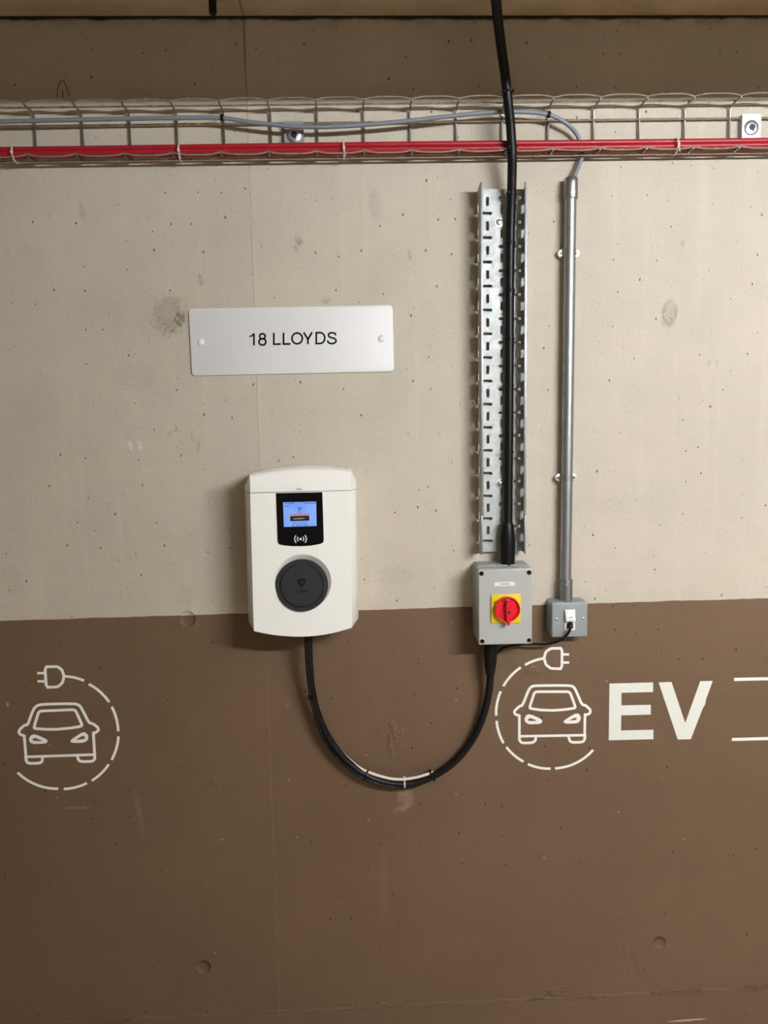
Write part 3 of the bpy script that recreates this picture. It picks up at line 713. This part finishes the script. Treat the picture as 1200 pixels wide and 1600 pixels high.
for (px, py, d), lab, hd in vt: tie(px, py, d, (0, 0.02, -1), 0.0097, NYLON_BLACK, lab, head=hd)
tie(347, 184, .037, (1, 0, 0), 0.0048, NYLON_BLACK, 'black tie holding the blue-grey cable to the tray above the sign', head=-2.3, tail=0.006, wdt=0.006)
tie(857.5, 179.5, .036, (1, 0, -0.3), 0.0050, NYLON_BLACK, 'black tie holding the blue-grey cable where it starts to bend down', head=-2.2, tail=0.008, wdt=0.006)
for px, lab in ((22, 'clear tie round the red cables at the left edge of the photo'), (281, 'clear tie round the red cables above the cloudy wall stain'), (537.5, 'clear tie round the red cables right of the left tray bracket'), (1056.5, 'clear tie round the red cables left of the right tray bracket')):
    x = P(px, 240, .045).x; c = Vector((x, -0.036, zb(x)+0.0105))
    loop = []; n = 20
    mb = MB(); loops = []
    for i in range(n+1):
        an = 2*PI*i/n; ey, ez = -math.cos(an)*0.0200, math.sin(an)*0.0155
        loops.append([c+Vector((w, ey*k, ez*k)) for w, k in ((-0.0016, 1), (-0.0016, 1.06), (0.0016, 1.06), (0.0016, 1))])
    mb.loft(loops, False, False); mb.box(c+Vector((0, -0.0210, -0.001)), (0.0052, 0.0042, 0.0056), 0.0008, 1)
    mb.box(c+Vector((0.0022, -0.0205, -0.0105)), (0.0016, 0.0012, 0.012), 0, 1, rot=Matrix.Rotation(-0.15, 3, 'Y'))
    tag(build('cable_tie', mb, NYLON_CLEAR), lab, 'cable tie', 'clear ties on the red cables')
tie(487.5, 1089, .042, (0.15, 0.2, -1), 0.0098, NYLON_BLACK, 'black tie on the left arm of the U loop below the charger', head=-0.5)
tie(571.5, 1210.5, .022, (0.9, 0, -0.42), 0.0102, NYLON_BLACK, 'black tie on the U loop, left of the clear tie at its bottom', head=1.75, tail=0.004)
tie(632, 1223, .021, (1, 0, 0.03), 0.0104, NYLON_CLEAR, 'clear tie at the very bottom of the U loop', head=-1.5, tail=0.003)
tie(674.5, 1209.5, .018, (0.9, 0, 0.4), 0.0100, NYLON_BLACK, 'black tie on the U loop, right of the clear tie at its bottom', head=1.2, tail=0.005)

# ------------------------------------------------------------------ car charger
def arc3(a, m, b, n):
    """points of a shallow arc from a to b through m (2D)"""
    out = []
    for i in range(n+1):
        t = i/n
        q = [(1-t)**2*a[k]+2*t*(1-t)*(2*m[k]-(a[k]+b[k])/2)+t*t*b[k] for k in (0, 1)]
        out.append(tuple(q))
    return out
DF, DA = 0.118, 0.086
def oct_(d, sideL, sideR, inset_top=0.0, front=False, shrink=0.0):
    pa = lambda x, y: PX(x, y, DA)
    pf = lambda x, y: PX(x, y, DF)
    if front:
        Lt, TL, Tm, TR, Rt = pf(390.6, 760), pf(390.4, 746), pf(469, 741), pf(547.8, 740), pf(548.2, 754)
        Rb, BR, Bm, BL, Lb = pf(549.6, 967), pf(549.5, 980.5), pf(476, 994.5), pf(396.8, 986), pf(396.2, 973)
    else:
        Lt, TL, Tm, TR, Rt = pa(382.3, 760), pa(391.5, 738.8), pa(470, 727.5), pa(546.5, 732.5), pa(556.2, 752)
        Rb, BR, Bm, BL, Lb = pa(560.0, 966), pa(549.3, 981.5), pa(476, 995.3), pa(397.3, 987), pa(388.7, 972)
    pts = [Lb, Lt]+arc3(TL, Tm, TR, 14)+[Rt, Rb]+arc3(BR, Bm, BL, 14)
    cx = sum(p[0] for p in pts)/len(pts); cz = sum(p[1] for p in pts)/len(pts)
    return [Vector((cx+(x-cx)*(1-shrink), -d, cz+(z-cz)*(1-shrink))) for x, z in pts]
FRT = oct_(DF, 0, 0, front=True)
OUT = oct_(DA, 0, 0)
def between(t, d, tt):
    """loop between OUT and FRT: sides by t, top edge by tt"""
    o = []
    for i, (a, b) in enumerate(zip(OUT, FRT)):
        k = tt if 2 <= i <= 16 else t
        q = a.lerp(b, k); q.y = -d; o.append(q)
    return o
loops = [oct_(0.0, 0, 0, shrink=0.03), oct_(0.02, 0, 0, shrink=0.0), OUT, between(0.55, 0.1036, 0.12), between(0.86, 0.1135, 0.42), between(0.97, 0.1172, 0.78), FRT]
ccx = sum(p.x for p in FRT)/len(FRT)
seamz = P(470, 767.8, DF).z
def half(keep_top):
    mb = MB().loft(loops); bm = bmesh.new()
    vs = [bm.verts.new(v) for v in mb.v]
    for f in mb.f: bm.faces.new([vs[i] for i in f])
    bmesh.ops.recalc_face_normals(bm, faces=bm.faces)
    z = seamz+(0.0005 if keep_top else -0.0005)
    r = bmesh.ops.bisect_plane(bm, geom=bm.verts[:]+bm.edges[:]+bm.faces[:], plane_co=(0, 0, z), plane_no=(-0.006, 0, 1.0), clear_inner=keep_top, clear_outer=not keep_top)
    es = [e for e in r['geom_cut'] if isinstance(e, bmesh.types.BMEdge)]
    bmesh.ops.edgeloop_fill(bm, edges=es)
    bmesh.ops.recalc_face_normals(bm, faces=bm.faces)
    return MB().addbm(bm)
ch = thing('car_charger', (ccx, 0, 1.24), 'white wall mounted car charger with a blue screen and round black socket lid', 'car charger')
body = build('front_cover', half(False), WHITE_PLASTIC, ch, smooth=28)
topc = build('top_cover', half(True), WHITE_PLASTIC, ch, smooth=28)
# socket pocket: the lid leans back at the top, the white funnel shows above and right of it
rim_c = PX(473.4, 909.8, DF); rim_r = 0.0588
lid_c = P(471.6, 914.8, DF-0.004); lid_r = 0.0542
tilt = math.radians(7.0)
LA = Vector((0, -math.cos(tilt), math.sin(tilt))); LX = Vector((1, 0, 0)); LZ = LX.cross(LA)*-1
def lidpt(a, r, h=0.0): return lid_c+LX*(r*math.cos(a))+LZ*(r*math.sin(a))+LA*h
n = 56
rimo = [Vector((rim_c[0]+rim_r*1.06*math.cos(2*PI*i/n), -DF-0.004, rim_c[1]+rim_r*1.06*math.sin(2*PI*i/n))) for i in range(n)]
rim1 = [Vector((rim_c[0]+rim_r*math.cos(2*PI*i/n), -DF, rim_c[1]+rim_r*math.sin(2*PI*i/n))) for i in range(n)]
rim2 = [lidpt(2*PI*i/n, lid_r*1.008, -0.002) for i in range(n)]
rim3 = [lidpt(2*PI*i/n, lid_r*1.008, -0.020) for i in range(n)]
cutter = build('tmp', MB().loft([rimo, rim1, rim2, rim3]), WHITE_PLASTIC)
bpy.context.view_layer.update()
boolean(body, [cutter])
for p_ in body.data.polygons: p_.use_smooth = True
body.data.set_sharp_from_angle(angle=math.radians(28))
bevel(topc, 0.0012, 2, 25)
def ringloft(prof, seg=56): return MB().loft([[lidpt(2*PI*i/seg, r, h) for i in range(seg)] for r, h in prof])
sr = build('socket_ring', ringloft([(lid_r, -0.018), (lid_r, 0.0025), (lid_r*0.985, 0.0042), (0.0455, 0.0042), (0.0450, 0.0020), (0.0, 0.0020)]), DARK_PLASTIC, ch, smooth=40)
lid = build('socket_lid', ringloft([(0.0435, 0.0015), (0.0438, 0.0040), (0.0430, 0.0048), (0.0, 0.0048)]), DARK_PLASTIC, ch, smooth=40)
def lidbox(x, z, w, h, h0, h1, mb=None):
    mb = mb or MB(); o = lid_c
    lo_ = [lid_c+LX*(x+sx*w/2)+LZ*(z+sz*h/2)+LA*h0 for sx, sz in ((-1, -1), (1, -1), (1, 1), (-1, 1))]
    hi_ = [v+LA*(h1-h0) for v in lo_]
    return mb.loft([lo_, hi_])
build('hinge_tab', lidbox(0.0002, 0.0465, 0.0262, 0.0130, 0.001, 0.0049), DARK_PLASTIC, lid, smooth=0)
for s in (-1, 1): build('hinge_gap', lidbox(0.0002+s*0.0139, 0.0470, 0.0014, 0.0120, 0.0040, 0.00455), DARK_HOLE, lid, smooth=0)
def lidflat(loops2, h, t):
    mb = MB().flat(loops2, 0, t)
    mb.v = [lid_c+LX*v.x+LZ*v.z+LA*(h-v.y) for v in mb.v]; return mb
shield = [(-0.0092, 0.0085), (-0.0045, 0.0104), (0.0045, 0.0104), (0.0092, 0.0085), (0.0082, 0.0025), (0.0046, -0.0040), (0.0, -0.0085), (-0.0046, -0.0040), (-0.0082, 0.0025)]
star = [(-0.0048, 0.0062), (-0.0010, 0.0046), (0.0012, 0.0072), (0.0020, 0.0040), (0.0056, 0.0030), (0.0024, 0.0008), (0.0002, -0.0048), (-0.0012, 0.0010)]
build('emblem', lidflat([[(x, z+0.0045) for x, z in shield], [(x, z+0.0045) for x, z in star]], 0.0052, 0.0006), DARKER_PLASTIC, lid, smooth=0)
tx_ = MB().text('ALFEN', 0.0095, (0, 0), 0, 0.0005); tx_.v = [lid_c+LX*(v.x*1.15)+LZ*(v.z-0.0125)+LA*(0.0052-v.y) for v in tx_.v]
build('lettering', tx_, DARKER_PLASTIC, lid, smooth=0)
# black glass panel with the display
def pd(x, y): return PX(x, y, DF+0.001)
pl = [pd(431.2, 770.6), pd(503.6, 769.0)]+[pd(505.9, 842), pd(505.6, 846.5), pd(503, 849)]+[pd(496, 850.8), pd(485, 852.6), pd(470, 853.4), pd(455, 853.2), pd(443, 852.0)]+[pd(437, 850.6), pd(434.4, 848), pd(433.8, 843)]
panel = build('display_panel', MB().flat([pl], -DF-0.0012, 0.0016, 0.0002), GLASS_BLACK, ch, smooth=0)
def sc_mat():
    mt = bpy.data.materials.new('lit_screen'); n = NT(mt)
    X, Y, Z = n.xyz(n.obj)
    k = n.noise(n.scale(n.obj, (20.0, 0.0, 14.0)), 1.0, 3)
    c = n.mix(n.sm(k, 0.3, 0.7), (0.17, 0.34, 0.94), (0.27, 0.46, 1.0))
    n.set(Base_Color=(0.02, 0.02, 0.03), Emission_Color=c, Emission_Strength=0.95, Roughness=0.2); return mt
SCREEN = sc_mat()
def ps(x, y): return PX(x, y, DF+0.0018)
scn = build('screen', MB().flat([[ps(442.2, 785.0), ps(494.0, 783.7), ps(494.8, 821.8), ps(443.6, 823.4)]], -DF-0.0017, 0.0006), SCREEN, panel, smooth=0)
SY = -DF-0.0020
SCRDARK = plain('screen_dark_picture', (0.004, 0.004, 0.010), 0.4)
SCRTEXT = plain('screen_text_navy', (0.012, 0.03, 0.16), 0.4)
mb = MB().flat([[ps(453.2, 803.8), ps(483.0, 802.8), ps(483.4, 813.4), ps(453.6, 814.4)]], SY, 0.0003)
build('screen_picture', mb, SCRDARK, panel, smooth=0)
build('screen_picture', MB().flat([[ps(453.4, 803.4), ps(483.0, 802.4), ps(483.1, 805.8), ps(453.5, 806.8)]], SY-0.0001, 0.0003), glow('screen_red_band', (0.34, 0.17, 0.19), 0.5), panel, smooth=0)
build('screen_picture', MB().flat([[ps(457, 810.2), ps(468, 808.8), ps(479, 809.2), ps(473, 811.0), ps(460, 811.8)]], SY-0.0001, 0.0003), glow('screen_tan_band', (0.16, 0.13, 0.12), 0.6), panel, smooth=0)
icon = [ps(466.0, 793.3), ps(470.2, 793.2), ps(469.6, 796.0), ps(468.1, 797.6), ps(466.6, 796.2)]
mb = MB().strip(icon, 0.0012, SY+0.0002, SY, True)
def stxt(body, size, x, y):
    c = ps(x, y); mb.text(body, size, c, SY, 0.0003)
stxt('ALFEN', 0.0030, 468.0, 800.4)
stxt('Please hold card', 0.0046, 468.4, 817.2)
# status line and a second line too small to read: short strokes
for x0, x1, y in ((444.5, 448, 787.1), (448.8, 453.2, 787.0), (454, 459, 786.9), (475.8, 478.3, 786.4), (479.6, 484, 786.3), (485, 488, 786.2), (489, 493, 786.1), (444.5, 447.5, 790.8), (448.8, 452, 790.7), (456.5, 460.5, 821.0), (462.8, 467, 820.9), (468, 471.5, 820.8), (473.5, 477, 820.6), (478, 481.5, 820.5)):
    mb.strip([ps(x0, y), ps(x1, y-0.1)], 0.0014, SY+0.0002, SY)
build('screen_text', mb, SCRTEXT, panel, smooth=0)
cc = ps(469.6, 842.2)
mb = MB().flat([circ(cc, 0.0027, 20)], SY, 0.0004)
for r in (0.0066, 0.0120):
    sp = 42 if r < 0.01 else 41
    for a0 in (-sp, 180-sp): mb.strip(circ(cc, r, 14, a0, a0+2*sp), 0.0022, SY+0.0003, SY)
build('contactless_symbol', mb, SYMBOL_GREY, panel, smooth=0)
a, b = PX(460.6, 767.0, DF), PX(473.6, 760.6, DF)
def topy(z): return -0.1148
st = build('small_sticker', MB().flat([rrect(a[0], a[1], b[0], b[1], 0.0004)], -DF-0.0002, 0.001), plain('sticker_white', (0.82, 0.82, 0.79), 0.35, var=0.02), topc, smooth=0)
mb = MB()
for i in range(5): mb.box((a[0]+0.0045+i*0.0021, -DF-0.0004, (a[1]+b[1])/2-0.0006), (0.0014, 0.0003, 0.0026))
build('print', mb, GREY_PRINT, st, smooth=0)
gl = P(482.3, 996, .057)
build('cable_gland', MB().lathe((gl.x, gl.y, gl.z-0.006), (0, 0, 1), [(0, 0.0088), (0.004, 0.0092), (0.02, 0.0095)], 20), BLACK_RUBBER, ch)

# ------------------------------------------------------------------ name plate
cs = [P(294.3, 482.3, .004), P(613.6, 476.9, .004), P(615.2, 580.3, .004), P(300.6, 587.3, .004)]
sx = sum(p.x for p in cs)/4; sz = sum(p.z for p in cs)/4
sw = ((cs[1]-cs[0]).length+(cs[2]-cs[3]).length)/2; shh = ((cs[0]-cs[3]).length+(cs[1]-cs[2]).length)/2
ang = 0.5*(math.atan2(cs[1].z-cs[0].z, cs[1].x-cs[0].x)+math.atan2(cs[2].z-cs[3].z, cs[2].x-cs[3].x))
sg = thing('name_plate', (sx, 0, sz), 'white name plate screwed to the concrete, reading 18 LLOYDS', 'sign')
RS = Matrix.Rotation(-ang, 3, 'Y'); SO = (sx, 0, sz)
build('plate', MB().flat([rrect(sx-sw/2, sz-shh/2, sx+sw/2, sz+shh/2, 0.008, 6)], -0.0040, 0.0032, 0.0005).turn(RS, SO), SIGN_WHITE, sg, smooth=30)
for px, py in ((314, 534.5), (596, 529)):
    p = P(px, py, .004)
    build('screw_cap', MB().lathe((p.x, -0.0038, p.z), (0, -1, 0), [(0, 0.0076), (0.0014, 0.0074), (0.0030, 0.0058), (0.0038, 0.0030), (0.0040, 0.0)], 24), CAP_WHITE, sg, smooth=60)
def gl2(zx, zy): return PX(280+zx/3.3333, 460+zy/3.3333, .0042)
LW = 0.0037
Y0, Y1 = -0.0040, -0.0050
def ell(cx, cy, rx, ry, a0=0, a1=360, n=30):
    return [gl2(cx+rx*math.cos(math.radians(a0+(a1-a0)*i/(n-1))), cy-ry*math.sin(math.radians(a0+(a1-a0)*i/(n-1)))) for i in range(n)]
def letter(*strokes):
    mb = MB()
    for pts, closed, w in strokes: mb.strip(pts, w, Y0, Y1, closed)
    build('letter', mb, INK, sg, smooth=0)
letter(([gl2(389.5, 265.5), gl2(389.5, 203)], False, LW), ([gl2(365, 220), gl2(378, 216.5), (gl2(387, 206))], False, LW*0.8))
letter((ell(433.5, 218.5, 15, 13.5, 0, 348), True, LW), (ell(433.5, 247.5, 18, 16.5, 0, 348), True, LW))
for x0, yo in ((489, 0), (539.5, -0.7)): letter(([gl2(x0+4, 200.5+yo), gl2(x0+4, 259.5+yo), gl2(x0+40, 258.8+yo)], False, LW))
letter((ell(614.5, 229.5, 27, 28, 0, 350, 40), True, LW))
letter(([gl2(648.5, 198), gl2(670.5, 234)], False, LW*1.05), ([gl2(692.5, 197), gl2(670.5, 234)], False, LW*1.05), ([gl2(670.5, 231), gl2(670.8, 260)], False, LW))
letter(([gl2(714, 199.5)]+[gl2(733, 199.3)]+ell(733, 227.5, 25.5, 28.2, 88, -88, 20)+[gl2(733, 255.7), gl2(714, 256)], True, LW))
letter(([gl2(x, y-0.4) for x, y in ((815.5, 214), (813, 206), (806, 201.5), (796, 200.5), (785, 202), (778, 208), (777.5, 216), (783, 222.5), (796, 226.5), (808, 230), (815.5, 236), (817, 244), (812, 252), (803, 256.5), (793, 257), (781, 254.5), (774.5, 248), (773, 239.5))], False, LW))

# ------------------------------------------------------------------ white paint on the brown wall
PY0, PY1 = 0.0003, -0.0007
SWD = 0.0060
def pts(f, l): return [PX(*f(x, y)) for x, y in l]
def dash(f, c, a, b, n=9):
    ra, rb = math.hypot(a[0]-c[0], a[1]-c[1]), math.hypot(b[0]-c[0], b[1]-c[1])
    ta, tb = math.atan2(a[1]-c[1], a[0]-c[0]), math.atan2(b[1]-c[1], b[0]-c[0])
    if tb-ta > PI: tb -= 2*PI
    if ta-tb > PI: tb += 2*PI
    o = []
    for i in range(n):
        k = i/(n-1); r = ra+(rb-ra)*k; t = ta+(tb-ta)*k
        o.append((c[0]+r*math.cos(t), c[1]+r*math.sin(t)))
    return pts(f, o)
def symbol(f, label, outline, window, wheels, bar, lamps, plug, prongs, cord, c, dashes):
    p0 = P(*f(*c))
    t = thing('painted_car_symbol', (p0.x, 0, p0.z), label, 'wall marking')
    mb = MB()
    for i, o in enumerate(outline): mb.strip(chaikin(chaikin(pts(f, o))), SWD, PY0, PY1+0.00012*(i > 0))
    for o in wheels: mb.strip(chaikin(chaikin(pts(f, o))), SWD, PY0, PY1-0.00015)
    mb.strip(pts(f, bar), SWD*0.95, PY0, PY1-0.0003)
    build('car_outline', mb, PAINT_WHITE, t, smooth=0)
    build('windscreen', MB().strip(chaikin(chaikin(pts(f, window), True, 0.10), True), SWD, PY0, PY1, True), PAINT_WHITE, t, smooth=0)
    for o, h in lamps: build('headlight', MB().flat([chaikin(chaikin(pts(f, o), True), True), chaikin(pts(f, h), True, .15)], PY1, PY0-PY1), PAINT_WHITE, t, smooth=0)
    mb = MB().strip(chaikin(pts(f, plug), True, 0.13), SWD, PY0, PY1, True)
    for o in prongs: mb.strip(pts(f, o), SWD*0.9, PY0, PY1+0.0002)
    build('plug', mb, PAINT_WHITE, t, smooth=0)
    build('cord', MB().strip(dash(f, c, *cord), SWD*0.95, PY0, PY1+0.0002), PAINT_WHITE, t, smooth=0)
    for a, b in dashes: build('dash', MB().strip(dash(f, c, a, b), SWD*0.95, PY0, PY1), PAINT_WHITE, t, smooth=0)
fl_ = lambda x, y: (x/5.4545, 1020+y/5.4545)
symbol(fl_, 'white painted car in a dashed ring, left of the charger, plug pointing left',
       [[(207, 703), (175, 700), (160, 675), (172, 648), (215, 613), (236, 616), (275, 505), (300, 460), (345, 438), (640, 432), (682, 450), (712, 505), (760, 598), (790, 602), (836, 636), (840, 660), (815, 680), (788, 684)],
        [(206, 700), (225, 925)], [(796, 680), (809, 905)]],
       [(287, 644), (328, 508), (345, 496), (628, 484), (647, 496), (705, 624), (600, 641), (480, 652), (380, 651)],
       [[(218, 880), (225, 925), (246, 943), (340, 940), (360, 925), (363, 886)], [(660, 876), (666, 906), (686, 927), (788, 925), (808, 906), (806, 862)]],
       [(225, 886), (808, 867)],
       [([(246, 735), (262, 702), (300, 692), (400, 738), (408, 755), (393, 772), (285, 778), (255, 762)], [(272, 737), (300, 722), (370, 751), (290, 752)]),
        ([(596, 745), (690, 683), (722, 675), (752, 700), (752, 740), (722, 765), (612, 768)], [(645, 744), (702, 706), (725, 713), (722, 733)])],
       [(383, 119), (492, 117), (530, 148), (546, 200), (532, 256), (494, 290), (395, 294)], [[(318, 173), (374, 173)], [(320, 243), (378, 243)]],
       ((552, 200), (717, 237)), (525, 690),
       [((757, 266), (931, 420)), ((953, 460), (1008, 668)), ((1010, 713), (952, 912)), ((927, 950), (783, 1089)), ((741, 1110), (543, 1160)), ((497, 1158), (150, 1020))])
fr_ = lambda x, y: (760+x/6.0, 1000+y/6.0)
symbol(fr_, 'white painted car in a dashed ring, below the isolator, plug pointing right',
       [[(308, 705), (285, 703), (262, 688), (263, 663), (312, 618), (338, 614), (393, 472), (420, 436), (462, 427), (785, 425), (822, 442), (846, 490), (895, 606), (930, 612), (973, 652), (974, 680), (955, 697), (915, 700)],
        [(308, 700), (309, 942)], [(924, 696), (920, 932)]],
       [(401, 640), (448, 496), (468, 484), (768, 484), (786, 496), (838, 636), (740, 651), (620, 660), (500, 655)],
       [[(309, 895), (310, 940), (332, 966), (432, 963), (460, 942), (463, 900)], [(770, 898), (778, 940), (800, 960), (900, 957), (922, 932), (924, 885)]],
       [(309, 902), (924, 891)],
       [([(354, 742), (372, 702), (410, 694), (518, 742), (525, 765), (505, 786), (400, 790), (366, 772)], [(386, 746), (410, 729), (480, 757), (400, 760)]),
        ([(718, 760), (828, 690), (868, 690), (888, 730), (870, 770), (838, 782), (735, 784)], [(765, 757), (826, 728), (850, 732), (840, 750)])],
       [(709, 76), (604, 79), (558, 108), (540, 170), (558, 232), (606, 267), (707, 270)], [[(712, 135), (775, 135)], [(712, 211), (776, 211)]],
       ((536, 172), (362, 233)), (612, 702),
       [((322, 256), (158, 434)), ((134, 480), (91, 708)), ((95, 758), (160, 966)), ((187, 1003), (347, 1140)), ((389, 1163), (601, 1206)), ((644, 1203), (1000, 1030))])
fe = lambda x, y: (920+x/4.2857, 1020+y/4.2857)
ec = P(1030, 1110); el = thing('painted_lettering', (ec.x, 0, ec.z), 'large white painted letters EV on the brown wall', 'wall marking')
build('letter_e', MB().flat([pts(fe, [(138, 206), (430, 198), (430, 262), (218, 267), (218, 352), (415, 348), (414, 413), (217, 418), (215, 520), (432, 515), (432, 578), (133, 585)])], PY1, PY0-PY1), LETTER_WHITE, el, smooth=0)
build('letter_v', MB().flat([pts(fe, [(467, 198), (553, 195), (645, 470), (745, 190), (829, 188), (784, 312), (778, 345), (762, 372), (682, 578), (595, 580)])], PY1, PY0-PY1), LETTER_WHITE, el, smooth=0)
for (a, b), lab in ((((972, 178), (1460, 168)), 'upper of two white painted lines right of the letters EV'), (((958, 580), (1460, 567)), 'lower of two white painted lines right of the letters EV')):
    tag(build('painted_line', MB().strip(pts(fe, [a, b]), 0.0072, PY0, PY1), PAINT_WHITE, smooth=0), lab, 'wall marking', 'white lines right of the letters')

# ------------------------------------------------------------------ small fixings up high
p = P(332, 4, .082)
an = thing('soffit_anchor', (p.x, p.y, CEIL), 'black threaded stud with a zinc washer plate poking down from the soffit', 'anchor bolt')
build('stud', MB().lathe((p.x, p.y, CEIL+0.002), (0, 0, -1), [(0, 0.0075), (0.036, 0.0075), (0.040, 0.0058), (0.0405, 0.0)], 20), BLACK_RUBBER, an)
build('washer_plate', MB().lathe((p.x, p.y, CEIL+0.001), (0, 0, -1), [(0, 0.027), (0.003, 0.027), (0.005, 0.024), (0.006, 0.012), (0.006, 0.0)], 28), SCREW, an)
lw = [(90, 154, .001), (90, 140, .006), (93, 130, .010), (97, 125.5, .011), (101, 129, .010), (104, 138, .006), (108, 149, .001)]
wl = thing('tie_wire_loop', P(97, 140), 'thin rusty wire loop sticking out of the concrete above the tray', 'wire')
build('loop', MB().tube([P(*q) for q in lw], 0.0007, 6, 5), RUST, wl)
build('wire_end', MB().tube([P(98, 153, .001), P(97.8, 147, .005), (P(97.4, 140.5, .008))], 0.0009, 6, 3), RUST, wl)
